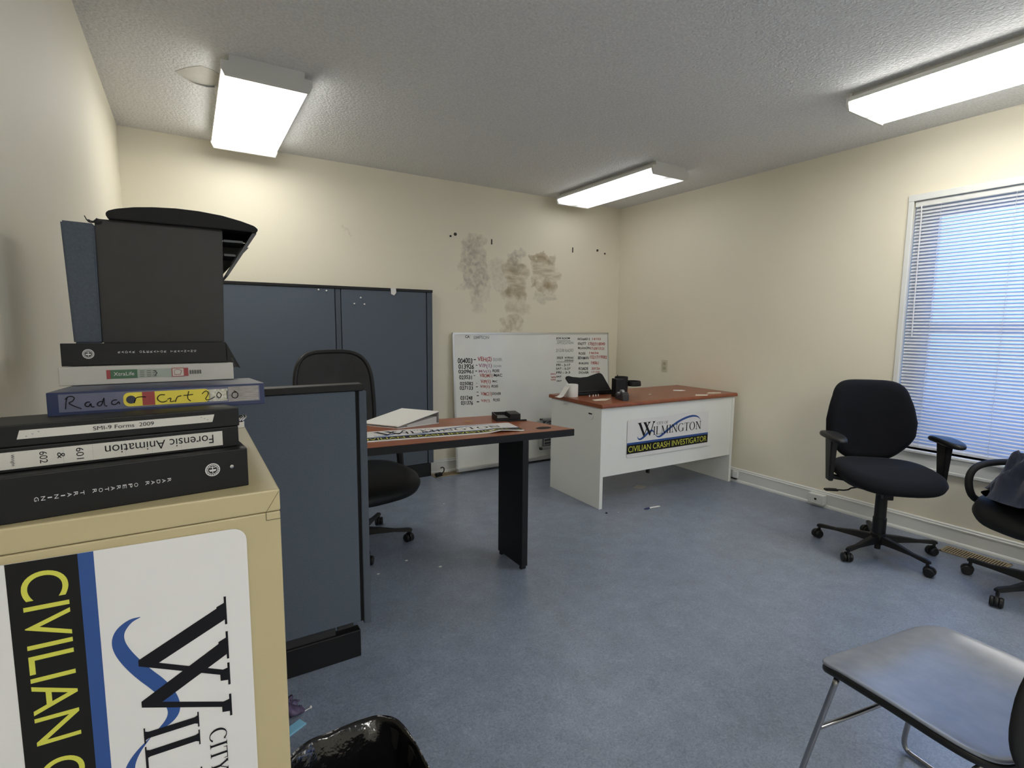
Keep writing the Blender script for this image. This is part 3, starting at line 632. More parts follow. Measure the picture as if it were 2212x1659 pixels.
# --- things on the desk
DT = .770
rl = thing('paper_roll', (2.535, 3.20, DT), 0, 'white toilet paper roll standing at the left end of the desk, loose end trailing', 'paper roll')
m = MB(); m.lathe([(.018, 0), (.046, 0), (.0475, .006), (.0475, .090), (.046, .097), (.018, .097), (.018, .0)], 32, cap=False); m.build('roll', M_paper, rl, smooth=True)
m = MB(); pts = [(-.045, .0, .085), (-.065, .0, .062), (-.085, .002, .035), (-.10, .004, .014), (-.118, .006, .004), (-.14, .008, .0025)]
for (a, b_) in zip(pts, pts[1:]): m.hexa([(a[0], a[1]-.03, a[2]-.001), (b_[0], b_[1]-.03, b_[2]-.001), (b_[0], b_[1]+.03, b_[2]-.001), (a[0], a[1]+.03, a[2]-.001), (a[0], a[1]-.03, a[2]+.001), (b_[0], b_[1]-.03, b_[2]+.001), (b_[0], b_[1]+.03, b_[2]+.001), (a[0], a[1]+.03, a[2]+.001)])
m.build('loose_end', M_paper, rl)
ls = thing('laptop_stand', (2.60, 3.20, DT), R(-6), 'black plastic laptop stand with wavy top edge, on the desk behind the paper roll', 'laptop stand')
prf = [(0, 0)]
top = [(-.065, .135), (-.068, .150), (-.058, .162), (-.035, .166), (.0, .156), (.07, .148), (.14, .152), (.20, .168), (.25, .180), (.275, .180), (.292, .168), (.30, .150)]
shp = [(.0, .02), (-.02, .05)]+top+[(.345, .03), (.34, .02)]
b_ = bmesh.new(); mA = Matrix.Translation((0, .03, 0)) @ Matrix.Rotation(R(-24), 4, 'X')
MBp = MB(); MBp.prism(shp, -.004, .004, 'y', bev=.002, M=mA); MBp.build('support_plate', M_blackm, ls)
m = MB(); m.box(.0, .36, .0, .19, .0, .024, bev=.006); m.build('base', M_black, ls)
m = MB(); m.tube([(.0, .008, .030), (.18, .002, .033), (.37, .008, .030)], .0055, 8, smooth=2); m.build('front_lip', M_black, ls)
po = thing('desk_organizer', (2.865, 3.02, DT), R(-15), 'black rotating pen organizer with a swung-out tray, right of the laptop stand', 'desk organizer')
m = MB(); m.lathe([(.0, 0), (.052, 0), (.052, .155), (.047, .155), (.047, .012), (0, .012)], 28, Matrix.Translation((.03, .03, 0))); m.build('pen_cup', M_black, po, smooth=30)
m = MB(); m.box(-.055, .02, -.045, .03, 0, .145, bev=.004); m.build('square_compartment', M_black, po)
m = MB(); m.lathe([(0, .080), (.062, .080), (.064, .088), (.060, .118), (.055, .118), (.056, .09), (0, .09)], 28, Matrix.Translation((.135, .03, 0))); m.box(.03, .14, .0, .05, .082, .09); m.build('swing_tray', M_black, po, smooth=30)
m = MB(); m.tube([(-.015, .0, .10), (-.02, .0, .172)], .004, 6); o = m.build('pen_tip', M_gapblk, po)
td = thing('tape_dispenser', (2.765, 2.885, DT), R(70), 'dark tape dispenser in front of the black pen organizer on the desk', 'tape dispenser')
m = MB(); m.prism([(-.075, 0), (.070, 0), (.075, .02), (.062, .045), (.035, .030), (.022, .026), (-.01, .040), (-.03, .062), (-.055, .062), (-.073, .04)], -.026, .026, 'y', bev=.004); m.build('body', M_dkdust, td)
m = MB(); m.lathe([(.014, -.010), (.026, -.010), (.026, .010), (.014, .010), (.014, -.010)], 24, Matrix.Translation((-.0, 0, .050)) @ Matrix.Rotation(pi/2, 4, 'X'), cap=False); m.build('tape_roll', mat('clear_tape', (.30, .30, .31), .25), td, smooth=30)
m = MB(); m.box(.055, .068, -.012, .012, .040, .050); m.build('cutter', M_alu, td)
def scrap(pts, z, name, m_, label, cat, h_=.0012, **k):
    cx = sum(p[0] for p in pts)/len(pts); cy = sum(p[1] for p in pts)/len(pts)
    o = MB().prism([(p[0]-cx, p[1]-cy) for p in pts], 0, h_, 'z').build(name, m_); o.location = (cx, cy, z); return tag(o, label, cat, **k)
scrap([(2.56, 2.985), (2.66, 2.995), (2.72, 2.955), (2.62, 2.905), (2.535, 2.93)], DT, 'paper_scrap', mat('tan_paper', (.72, .62, .48), .7), 'torn tan piece of paper on the desk in front of the laptop stand', 'paper')
scrap([(3.44, 2.755), (3.52, 2.82), (3.60, 2.755), (3.53, 2.715)], DT, 'paper_slip', mat('cream_paper', (.70, .62, .50), .7), 'cream paper slip flat on the desk near its front right corner', 'paper')
scrap([(3.55, 3.08), (3.60, 3.12), (3.66, 3.08), (3.65, 3.03), (3.58, 3.03)], DT, 'paper_scrap', M_paper, 'small white paper scrap at the back right of the desk', 'paper')
scrap([(3.66, 2.82), (3.74, 2.86), (3.83, 2.81), (3.78, 2.77), (3.69, 2.78)], DT, 'paper_slip', MATS['cream_paper'], 'cream paper slip on the desk, the one closest to the right wall', 'paper')
scrap([(3.17, 3.0), (3.185, 3.015), (3.2, 3.0), (3.185, 2.99)], DT, 'paper_scrap', M_paper, 'tiny white fleck in the middle of the desk top', 'paper')
for i, (x, y) in enumerate(((2.655, 3.150), (2.690, 3.148), (2.718, 3.148), (2.745, 3.150))):
    m = MB(); m.lathe([(0, 0), (.005, 0), (.004, .003), (.003, .010), (.006, .013), (0, .014)], 10); o = m.build('push_pin', M_paper, smooth=True); o.location = (x, y-.02, DT)
    tag(o, 'white push pin by the laptop stand, %s' % ('leftmost of the row', 'second from the left', 'third from the left', 'rightmost of the row')[i], 'push pin', 'push pins on the desk')
# ================================================================== CHAIR PARTS
def star_base(root, a0, r=.30, zr=.075, hub=.115):
    m = MB(); m.lathe([(.0, .050), (.028, .050), (.034, .060), (.040, .09), (.038, hub), (.030, hub+.008), (0, hub+.008)], 20); m.build('hub', M_black, root, smooth=30)
    for k in range(5):
        a = a0+2*pi*k/5; Rm = Matrix.Rotation(a, 4, 'Z')
        m = MB(); b = bmesh.new()
        sec = [(.03, .026, .062, hub-.008), (.12, .021, .068, hub-.014), (.22, .017, .072, hub-.028), (r-.006, .015, zr-.008, zr+.014), (r+.014, .012, zr-.006, zr+.008)]
        rings = []
        for x, hw_, z0, z1 in sec: rings.append([b.verts.new(p) for p in ((x, -hw_, z0), (x, hw_, z0), (x, hw_*.7, z1), (x, -hw_*.7, z1))])
        for A, B in zip(rings, rings[1:]):
            for i in range(4): b.faces.new((A[i], A[(i+1) % 4], B[(i+1) % 4], B[i]))
        b.faces.new(rings[0][::-1]); b.faces.new(rings[-1]); bmesh.ops.recalc_face_normals(b, faces=b.faces[:]); bmesh.ops.bevel(b, geom=b.edges[:], offset=.003, segments=2, affect='EDGES')
        m.merge(b, Rm); bleg = m.build('base_leg', M_black, root, smooth=30)
        m = MB(); ca = random.uniform(0, 2*pi)
        Cm = Rm @ Matrix.Translation((r, 0, 0)) @ Matrix.Rotation(ca, 4, 'Z')
        for s in (-1, 1): m.lathe([(0, s*.008), (.022, s*.008), (.0255, s*.012), (.0255, s*.021), (.021, s*.026), (0, s*.027)], 20, Cm @ Matrix.Translation((.012, 0, .0255)) @ Matrix.Rotation(pi/2, 4, 'X'))
        m.lathe([(0, -.007), (.027, -.007), (.029, 0), (.027, .007), (0, .007)], 16, Cm @ Matrix.Translation((.010, 0, .030)) @ Matrix.Rotation(pi/2, 4, 'X'))
        m.lathe([(0, .03), (.008, .03), (.008, zr-.004), (0, zr-.004)], 10, Cm); m.build('caster', M_black, bleg, smooth=30)
def column(root, z1, lever=-1):
    m = MB(); m.lathe([(0, .11), (.034, .11), (.035, .13), (.035, .21), (.031, .212), (.030, z1-.075), (0, z1-.075)], 20); m.lathe([(0, .02), (.016, .02), (.016, .06), (0, .06)], 12); m.build('column', M_black, root, smooth=30)
    m = MB(); m.lathe([(0, z1-.08), (.013, z1-.08), (.013, z1-.03), (0, z1-.03)], 16); m.build('gas_lift', M_chrome, root, smooth=30)
    m = MB(); m.box(-.13, .10, -.07, .07, z1-.045, z1, bev=.008); m.box(.04, .085, -.025, .025, z1-.085, z1-.04, bev=.006); m.build('tilt_mechanism', M_black, root)
    m = MB(); s = lever; m.tube([(.02, s*.06, z1-.03), (.03, s*.17, z1-.035), (.035, s*.20, z1-.055), (.035, s*.26, z1-.055)], .0045, 8, smooth=1)
    m.prism([(.02, s*.25), (.055, s*.25), (.060, s*.32), (.03, s*.325), (.018, s*.29)], z1-.060, z1-.050, 'z', bev=.003); m.build('lever', M_black, root)
def seat(root, z, w_=.49, d_=.47, th=.085, m_=M_fab, cx=.02, fall=.035, name='seat'):
    def fn(u, v, w0):
        f = (u-cx)/(d_/2); zz = -fall*max(0, f)**2.5+.012*abs(v/(w_/2))**3-.008+(.014*max(0, -f)**2)
        return V((u, v, z+w0*(1-.25*max(0, f))+zz))
    m = MB(); m.pad(superell(cx, 0, d_/2, w_/2, 3.0, 48), th, .62, fn); return m.build(name, m_, root, smooth='all')
def backrest(root, z0, z1, wt, wm, x, th=.06, tilt_=R(9), m_=M_fab, curve=.05, p=3.2, n=80, name='backrest'):
    zc, hz = (z0+z1)/2, (z1-z0)/2; ol = []
    for (a, b_) in superell(0, 0, 1, 1, p, n):
        t_ = (b_+1)/2; w_ = wm*(1-t_)+wt*t_+(.05*sin(pi*min(1, max(0, t_*1.25))))*(wm > wt)
        q_ = min(1, max(0, (-b_+.05)/1.05)); w_ *= 1-.34*q_*q_*(3-2*q_)*q_
        ol.append((a*w_/2, b_*hz))
    def fn(u, v, w0):
        X = x-sin(tilt_)*(v+hz)-curve*(1-(abs(u)/(wm/2))**2)+.015*sin((v/hz+.2)*2.2)
        return V((X+w0, u, zc+v))
    m = MB(); m.pad(ol, th, .55, fn); return m.build(name, m_, root, smooth='all')
# ---- chair by the window
c2 = thing('office_chair', (3.425, 1.385, 0), R(226), 'black fabric task chair with T-shaped arms, standing by the window', 'chair')
star_base(c2, R(33-226), .307); column(c2, .425, -1)
m = MB(); m.pad(superell(.02, 0, .21, .22, 3, 32), .02, .5, lambda u, v, w0: V((u, v, .430+w0))); m.build('seat_pan', M_black, c2, smooth='all')
seat(c2, .480, .52, .52, .095)
backrest(c2, .50, 1.0, .43, .485, -.185, .075, p=4.6)
m = MB(); m.tube([(-.11, 0, .41), (-.22, 0, .43), (-.275, 0, .50), (-.30, 0, .70)], .02, 8, smooth=2, flat=1.8); m.build('back_bar', M_black, c2)
for s in (-1, 1):
    m = MB(); m.hexa([(-.02, s*.276, .46), (.04, s*.276, .46), (.04, s*.304, .46), (-.02, s*.304, .46), (-.045, s*.272, .675), (.055, s*.272, .675), (.055, s*.310, .675), (-.045, s*.310, .675)], bev=.006)
    m.hexa([(-.015, s*.05, .405), (.035, s*.05, .405), (.035, s*.05, .42), (-.015, s*.05, .42), (-.015, s*.284, .435), (.035, s*.284, .435), (.035, s*.284, .455), (-.015, s*.284, .455)])
    m.hexa([(-.02, s*.276, .42), (.035, s*.276, .42), (.035, s*.301, .42), (-.02, s*.301, .42), (-.02, s*.276, .47), (.04, s*.276, .47), (.04, s*.304, .47), (-.02, s*.304, .47)], bev=.004)
    ap = m.build('arm_post', M_black, c2)
    m = MB(); m.pad(superell(.02, s*.290, .148, .047, 2.6, 32), .032, .9, lambda u, v, w0: V((u, v, .690+w0-.010*((u-.02)/.148)**2))); m.build('arm_pad', M_black, ap, smooth='all')
# ---- high-back mesh chair behind the table
c1 = thing('office_chair', (.805, 3.05, 0), R(-77), 'high-backed black mesh office chair behind the cherry table', 'chair')
star_base(c1, R(-23+77), .31); column(c1, .375, 1)
seat(c1, .415, .60, .56, .11, M_blk_vinyl, cx=.09, fall=.04)
zc1 = .60
ol = [(a*.25, b_*.30) for a, b_ in superell(0, 0, 1, 1, 3.6, 44)]
def bk(u, v, w0=0): return V((-.19-.10*(v+.29)-.055*(1-(abs(u)/.245)**2)*.9+w0, u, .850+v))
m = MB(); m.pad(ol, .012, .4, bk); m.build('mesh_back', M_meshf, c1, smooth='all')
m = MB(); m.tube([bk(u, v) for u, v in ol], .014, 8, closed=True); m.build('back_frame', M_black, c1, smooth='all')
m = MB(); m.tube([(-.10, 0, .33), (-.22, 0, .35), (-.275, 0, .50), (-.29, 0, .72)], .022, 8, smooth=2, flat=1.6); m.build('back_bar', M_black, c1)
for s in (-1, 1):
    m = MB(); m.tube([(.02, s*.10, .36), (.02, s*.29, .37), (.0, s*.31, .44), (-.03, s*.31, .60)], .016, 8, smooth=2, flat=1.6); ap = m.build('arm_post', M_black, c1)
    m = MB(); m.pad(superell(.0, s*.31, .12, .04, 2.6, 28), .026, .9, lambda u, v, w0: V((u, v, .615+w0))); m.build('arm_pad', M_black, ap, smooth='all')
# ---- loop-arm chair at the right edge
c3 = thing('office_chair', (3.520, .680, 0), R(153), 'black swivel chair with loop arms at the right edge, a dark jacket on it', 'chair')
star_base(c3, R(87-153), .305, zr=.08, hub=.12); column(c3, .40, 1)
seat(c3, .440, .50, .50, .12, M_blk_vinyl, cx=.04, fall=.07)
backrest(c3, .50, 1.0, .44, .46, -.20, .07, m_=M_fab)
m = MB(); m.tube([(-.10, 0, .38), (-.24, 0, .40), (-.30, 0, .50), (-.30, 0, .66)], .02, 8, smooth=2, flat=1.8); m.build('back_bar', M_black, c3)
for s in (-1, 1):
    m = MB(); m.tube([(.190, s*.275, .49), (.185, s*.28, .565), (.13, s*.285, .608), (.01, s*.29, .620), (-.14, s*.285, .615), (-.23, s*.28, .58), (-.24, s*.275, .48), (-.13, s*.265, .405), (.03, s*.265, .392), (.155, s*.27, .42)], .0175, 10, closed=True, smooth=2); m.build('loop_arm', M_blackm, c3, smooth='all')
# jacket heaped on that chair
def crumple(name, m_, loc, rz, rx, ry, hz, label, cat, seed=3, nx=34, ny=34, droop=None):
    g = MB(); bm = g.bm; grid = []
    for i in range(nx+1):
        row = []
        for j in range(ny+1):
            u, v = -1+2*i/nx, -1+2*j/ny; rr = min(1, (abs(u)**2.6+abs(v)**2.6)**(1/2.6)); p = V((u*rx*math.sqrt(1-v*v/2), v*ry*math.sqrt(1-u*u/2), 0))
            n0 = noise.fractal(V((u*1.6+seed, v*1.6, seed*.7)), 1.0, 2.0, 4); n1 = abs(noise.noise(V((u*3.1, v*2.7+seed, 1.3))))
            h = hz*(1-rr**3)*(.55+.6*n0+.5*n1)
            p.x += .05*noise.noise(V((u*2, v*2, seed+5))); p.y += .05*noise.noise(V((u*2+9, v*2, seed)))
            p.z = max(.004, h)
            if droop: p = droop(u, v, p)
            row.append(bm.verts.new(p))
        grid.append(row)
    for i in range(nx):
        for j in range(ny): bm.faces.new((grid[i][j], grid[i+1][j], grid[i+1][j+1], grid[i][j+1]))
    bmesh.ops.solidify(bm, geom=bm.faces[:], thickness=.004); bmesh.ops.recalc_face_normals(bm, faces=bm.faces[:])
    o = g.build(name, m_, smooth='all'); o.location = loc; o.rotation_euler = (0, 0, rz); return tag(o, label, cat)
crumple('jacket', M_navy, (3.455, .715, .497), R(153), .235, .225, .27, 'crumpled navy jacket heaped on the loop-arm chair seat', 'jacket', seed=3)
# ================================================================== GREY STACKING CHAIR (foreground right)
c4 = thing('side_chair', (1.573, .448, 0), R(81), 'grey plastic stacking chair with chrome sled legs in the bottom right foreground', 'chair')
ol = superell(.005, 0, .203, .242, 6, 64)
def sfn(u, v, w0):
    f = u/.210; z = .447-.020*max(0, f-.55)**1.4/.33-.010*(1-(v/.235)**2)*(1-f*f*.3)+.014*abs(v/.235)**4*(1-max(0, f)*.4)
    return V((u, v, z+w0))
m = MB(); m.pad(ol, .010, .5, sfn, rings=(1, .95, .88, .78, .66, .5, .34, .18)); m.build('seat', M_seatp, c4, smooth='all')
m = MB(); m.pad(superell(.005, 0, .202, .241, 6, 64), .020, .25, lambda u, v, w0: sfn(u, v, w0)-V((0, 0, .0145))); m.build('seat_rim', M_black, c4, smooth='all')
def bfn(u, v, w0): return V((-.212-.05*(v+.2)-.04*(1-(u/.26)**2)+w0, u, .600+v))
m = MB(); m.pad(superell(0, 0, .262, .20, 2.4, 56), .016, .5, bfn); m.build('backrest', M_blackm, c4, smooth='all')
for s in (-1, 1):
    m = MB(); m.tube([(.150, s*.205, .410), (.21, s*.235, .10), (.22, s*.24, .012), (.175, s*.24, .009), (-.19, s*.24, .009), (-.23, s*.24, .012), (-.215, s*.235, .10), (-.195, s*.205, .38), (-.275, s*.15, .43), (-.28, s*.13, .60)], .0075, 10, smooth=2); m.build('leg_frame', M_dkchrome, c4, smooth='all')
m = MB(); m.tube([(.183, -.222, .25), (.145, -.12, .29), (.135, 0, .30), (.145, .12, .29), (.183, .222, .25)], .006, 8, smooth=2); m.build('cross_bar', M_dkchrome, c4, smooth='all')
m = MB(); m.tube([(-.15, -.205, .408), (-.15, .205, .408)], .006, 8); m.build('rear_bar', M_dkchrome, c4, smooth='all')
# ================================================================== BEIGE CABINET
CX0, CX1, CY0, CY1, CZ = -.280, .104, .825, 1.62, 1.075
cb = thing('metal_cabinet', (0, 0, 0), 0, 'tall beige metal cabinet in the left foreground with a sign on its face', 'cabinet')
m = MB(); m.box(CX0, CX1, CY0, CY1, 0, CZ-.034, bev=.002); m.build('body', M_beige, cb)
m = MB(); m.box(CX0, CX1+.0004, CY0-.0006, CY1, CZ-.033, CZ, bev=.0025); m.build('top_panel', M_beige, cb)
M_seam = mat('seam_shadow_gap', (.12, .10, .055), .8)
m = MB(); e_ = CX1-.0195
m.prism([(e_-.0004, CZ-.045), (e_+.0004, CZ-.045), (e_+.0004, CZ-.033), (CX1-.001, CZ-.004), (CX1-.0018, CZ-.004), (e_-.0004, CZ-.033)], CY0-.0009, CY0-.0003, 'y'); m.box(e_, CX1, CY0-.0009, CY0-.0003, CZ-.0456, CZ-.045); m.build('corner_seam', M_seam, cb)
fcb = lambda x, y, o_: V((-(SH-y)*1.0, -.0008-o_, -x))
# sign turned a quarter turn clockwise: text reads downwards, its top edge to the right
make_sign('sign', (.0570, CY0-.0006, 1.026), 0, lambda x, y, o_: V((y-SH, -.001-o_, -x+.02*(y-SH)*-1)), 'large magnetic sign turned sideways on the beige cabinet')
# ================================================================== BINDERS on the cabinet
def binder(loc, rz, Ln, Dp, h, m_, label, tiltb=0.0, taper=0.0, name='binder', end_r=0.0, spine_m=None):
    t = thing(name, loc, rz, label, 'binder'); t.rotation_euler = (tiltb, 0, rz)
    c = .0028
    m = MB(); m.hexa([(0, .003, 0), (Ln, .003, 0), (Ln, Dp, 0), (0, Dp, 0), (0, .003, c), (Ln, .003, c), (Ln, Dp, c), (0, Dp, c)]); m.build('bottom_cover', m_, t)
    zt = h-taper; m = MB(); m.hexa([(0, .003, h-c), (Ln, .003, h-c), (Ln, Dp, zt-c), (0, Dp, zt-c), (0, .003, h), (Ln, .003, h), (Ln, Dp, zt), (0, Dp, zt)]); m.build('top_cover', m_, t)
    m = MB(); m.box(0, Ln, 0, .0035, 0, h, bev=.0012); m.build('spine', spine_m or m_, t)
    if taper < .01: m = MB(); m.hexa([(.012, .03, c), (Ln-.012, .03, c), (Ln-.012, Dp-.02, c), (.012, Dp-.02, c), (.012, .03, (h-c)*.75), (Ln-.012, .03, (h-c)*.75), (Ln-.012, Dp-.02, max(c+.002, zt-c-.003)), (.012, Dp-.02, max(c+.002, zt-c-.003))]); m.build('pages', M_paper, t)
    return t
def spn(t):
    return next((c_ for c_ in t.children if c_.name.startswith('spine')), t)
def sp(t, nm, m_, x0, x1, z0, z1, off=.0008, sk=0.0):
    MB().prism([(x0, z0), (x1, z0), (x1+sk, z1), (x0+sk, z1)], -off, 0, 'y').build(nm, m_, spn(t))
F = lambda o0=0: (lambda x, y, o_: V((x, -o_, y)))
def seal(t, x, z, r_):
    q_ = MB()
    for a, b_ in ((r_, r_*.86), (r_*.70, r_*.62)):
        n = 28
        for i in range(n):
            A, B = 2*pi*i/n, 2*pi*(i+1)/n; q_.poly([(x+a*cos(A), -.0009, z+a*sin(A)), (x+a*cos(B), -.0009, z+a*sin(B)), (x+b_*cos(B), -.0009, z+b_*sin(B)), (x+b_*cos(A), -.0009, z+b_*sin(A))])
    for i in range(18):
        A = 2*pi*i/18; q_.poly([(x+r_*.84*cos(A), -.0009, z+r_*.84*sin(A)), (x+r_*.84*cos(A+.16), -.0009, z+r_*.84*sin(A+.16)), (x+r_*.73*cos(A+.16), -.0009, z+r_*.73*sin(A+.16)), (x+r_*.73*cos(A), -.0009, z+r_*.73*sin(A))])
    q_.poly([(x-r_*.5, -.0009, z+r_*.05), (x+r_*.5, -.0009, z+r_*.05), (x+r_*.38, -.0009, z-r_*.25), (x-r_*.38, -.0009, z-r_*.25)])
    q_.poly([(x-r_*.06, -.0009, z-r_*.5), (x+r_*.06, -.0009, z-r_*.5), (x+r_*.06, -.0009, z+r_*.52), (x-r_*.06, -.0009, z+r_*.52)]); q_.poly([(x-r_*.42, -.0009, z+r_*.32), (x+r_*.42, -.0009, z+r_*.32), (x+r_*.42, -.0009, z+r_*.42), (x-r_*.42, -.0009, z+r_*.42)])
    q_.build('seal_emblem', M_wink, spn(t))
def rtext(t, txt, x0, x1, z0, z1, m_, rot=0, nm='lettering', slant=0):
    """rot 0 upright; 2 upside down; 1 each letter turned on its side reading along the spine"""
    q_ = MB()
    if rot == 0: put_text(q_, txt, F(), x0, x1, z0, z1, .0012, slant)
    elif rot == 2: put_text(q_, txt, lambda x, y, o_: V((x1+x0-x, -o_, z1+z0-y)), x0, x1, z0, z1, .0012, slant)
    q_.build(nm, m_, spn(t))
def side_letters(t, txt, x0, x1, z0, z1, m_, turn, nm='lettering'):
    """letters one by one, each rotated a quarter turn; turn=+1 counter-clockwise, -1 clockwise"""
    q_ = MB(); n = len(txt); st_ = (x1-x0)/(n-1) if n > 1 else 0
    for i, ch in enumerate(txt):
        if ch == ' ': continue
        cx = x0+st_*i; cz = (z0+z1)/2; hh = (z1-z0)/2; ww = hh*.62 if ch == 'I' else hh
        h0 = min(abs(st_)*.33, .0045)
        wgl = h0*2; hgl = (z1-z0)
        f = (lambda X, Y, o_, cx=cx, cz=cz: V((cx-turn*(Y), -o_, cz+turn*X)))
        ww = hgl*(.25 if ch == 'I' else .95)
        put_text(q_, ch, f, -ww/2, ww/2, -h0, h0, .0012)
    q_.build(nm, m_, spn(t))
# bottom one, largest
L5 = .297
b5 = binder((.067-L5*cos(R(6)), .866-L5*sin(R(6)), 1.0752), R(6), L5, .27, .0575, M_blk_vinyl, 'thick black training binder with white seal, lowest of the binder stack')
b5.location.y += 0.0
seal(b5, L5-.047, .032, .0095)
m = MB(); m.lathe([(0, 0), (.0032, 0), (.0026, .0015), (0, .002)], 12, Matrix.Translation((L5-.022, 0, .033)) @ Matrix.Rotation(pi/2, 4, 'X')); m.build('rivet', M_chrome, b5)
side_letters(b5, 'RADAR OPERATOR TRAINING'[::-1], L5-.2385, L5-.1005, .0235, .0290, M_wink, -1)
# forensic animation binder
z4 = 1.133
b4 = binder((.058-L5*cos(R(5.2)), .889-L5*sin(R(5.2)), z4), R(5.2), L5, .25, .0305, M_blk_vinyl, 'black binder with white title label, second from the bottom of the stack', taper=.0)
sp(b4, 'spine_label', M_label, .0, L5-.022, .004, .0255)
q_ = MB()
rtext(b4, 'Forensic Animation', L5-.162, L5-.034, .009, .0215, M_ink, 2, 'title_lettering')
q_ = MB()
for i, s in enumerate(('602', '&', '601')):
    cx = L5-(.224, .207, .188)[i]; hw_ = .0035
    f = (lambda X, Y, o_, cx=cx: V((cx+Y, -o_, .0150-X)))
    put_text(q_, s, f, -.0075 if len(s) > 1 else -.004, .0075 if len(s) > 1 else .004, -.0038, .0038, .0012)
put_text(q_, 'Wright', (lambda X, Y, o_: V((L5-.253+Y, -o_, .0150-X))), -.0075, .0075, -.002, .002, .0012); q_.build('small_lettering', M_ink, spn(b4))
m = MB()
for xx in (.035, .075, .11, .14, .175, .205): m.poly([(L5-xx, -.0009, .0042), (L5-xx+.0003, -.0009, .0042), (L5-xx+.0003, -.0009, .0253), (L5-xx, -.0009, .0253)])
m.build('label_creases', M_greyink, spn(b4))
# SMI-9 forms binder
z3 = z4+.0307
b3 = binder((.060-L5*cos(R(5)), .892-L5*sin(R(5)), z3), R(5), L5, .25, .0275, M_blk_vinyl, 'black forms binder with a narrow white label, third from the bottom of the stack', taper=.022)
sp(b3, 'spine_label', M_label, L5-.250, L5-.036, .0095, .0205, sk=.003)
rtext(b3, 'SMI-9 Forms  2009', L5-.175, L5-.108, .0125, .0178, M_ink, 0, 'title_lettering')
q_ = MB()
for i in range(3):
    for xx in (L5-.241+i*.006, L5-.050+i*.004):
        zz = .0125+i*.0024 if xx < L5-.1 else .0178-i*.0022
        q_.poly([(xx+.0011*cos(a), -.0011, zz+.0009*sin(a)) for a in [2*pi*k/10 for k in range(10)]])
q_.build('label_dots', M_greyink, spn(b3))
m = MB()
for xx in (.008, .016): m.tube([(L5+xx*.4, .02, .003), (L5+.007+xx*.5, .03, .008), (L5+.008+xx*.5, .045, .008), (L5+.003, .055, .003)], .0016, 6, smooth=2)
m.box(L5-.002, L5+.012, .03, .05, -.010, .001, bev=.001); m.build('ring_mechanism', M_chrome, b3)
# blue radar cert binder
b2 = binder((-.188, 1.035, 1.1745), R(.6), .301, .25, .0378, M_navybinder, 'navy blue binder with yellow sticker and handwriting, fourth from the bottom of the stack', tiltb=R(-3.0), taper=.0)
sp(b2, 'spine_insert', M_spinegrey, .014, .293, .007, .0345)
MB().prism([(x, z) for x, z in rrect(.094, .215, .010, .0325, .008)], -.0012, -.0008, 'y').build('yellow_sticker', M_yelp, spn(b2))
MB().prism([(.119, .0105), (.136, .0105), (.136, .0325), (.119, .0325)], -.0015, -.0012, 'y').build('red_sticker_band', M_redp, spn(b2))
MB().prism([(.213, .010), (.242, .010), (.242, .031), (.213, .031)], -.0012, -.0008, 'y').build('silver_sticker', mat('silver_foil', (.5, .5, .45), .25, metal=.5, nscale=200, namt=.3), spn(b2))
MB().prism([(.243, .008), (.291, .008), (.291, .034), (.243, .034)], -.0011, -.0008, 'y').build('wood_grain_insert', mat('grey_wood_print', (.27, .25, .24), .4, nscale=60, namt=.3, stretch=(1, 1, 9)), spn(b2))
MB().lathe([(0, 0), (.0065, 0), (.0065, .0004), (0, .0004)], 20, Matrix.Translation((.104, -.0012, .021)) @ Matrix.Rotation(pi/2, 4, 'X')).build('round_logo', mat('dark_blue_print', (.02, .025, .05), .4), spn(b2))
q_ = MB()
def stroke(q, pts, r=.0007):
    q.tube([(x, -.0018, z) for x, z in pts], r, 5, smooth=2)
for s in ([(.022, .012), (.023, .022), (.025, .031)], [(.022, .027), (.028, .0325), (.034, .029), (.031, .023), (.025, .0215), (.032, .016), (.041, .011)],
          [(.052, .021), (.047, .021), (.045, .016), (.050, .013), (.053, .020), (.053, .013), (.057, .013)],
          [(.067, .021), (.062, .020), (.060, .015), (.066, .013), (.070, .030), (.069, .014), (.073, .013)],
          [(.086, .022), (.080, .022), (.078, .016), (.084, .014), (.088, .020), (.089, .015)], [(.108, .015), (.110, .024), (.118, .025), (.124, .024)],
          [(.150, .026), (.143, .027), (.138, .020), (.145, .013), (.153, .016)], [(.153, .018), (.159, .021), (.156, .013), (.163, .015)], [(.164, .013), (.167, .022), (.173, .023)],
          [(.184, .030), (.181, .018), (.186, .013)], [(.176, .023), (.190, .024)], [(.203, .024), (.209, .030), (.214, .025), (.206, .013), (.216, .014), (.222, .018)],
          [(.228, .026), (.224, .020), (.229, .014), (.233, .021), (.228, .026)], [(.241, .027), (.241, .013)], [(.256, .024), (.249, .024), (.248, .015), (.256, .013), (.259, .021), (.252, .027)]):
    stroke(q_, s)
q_.build('marker_handwriting', M_ink, spn(b2))
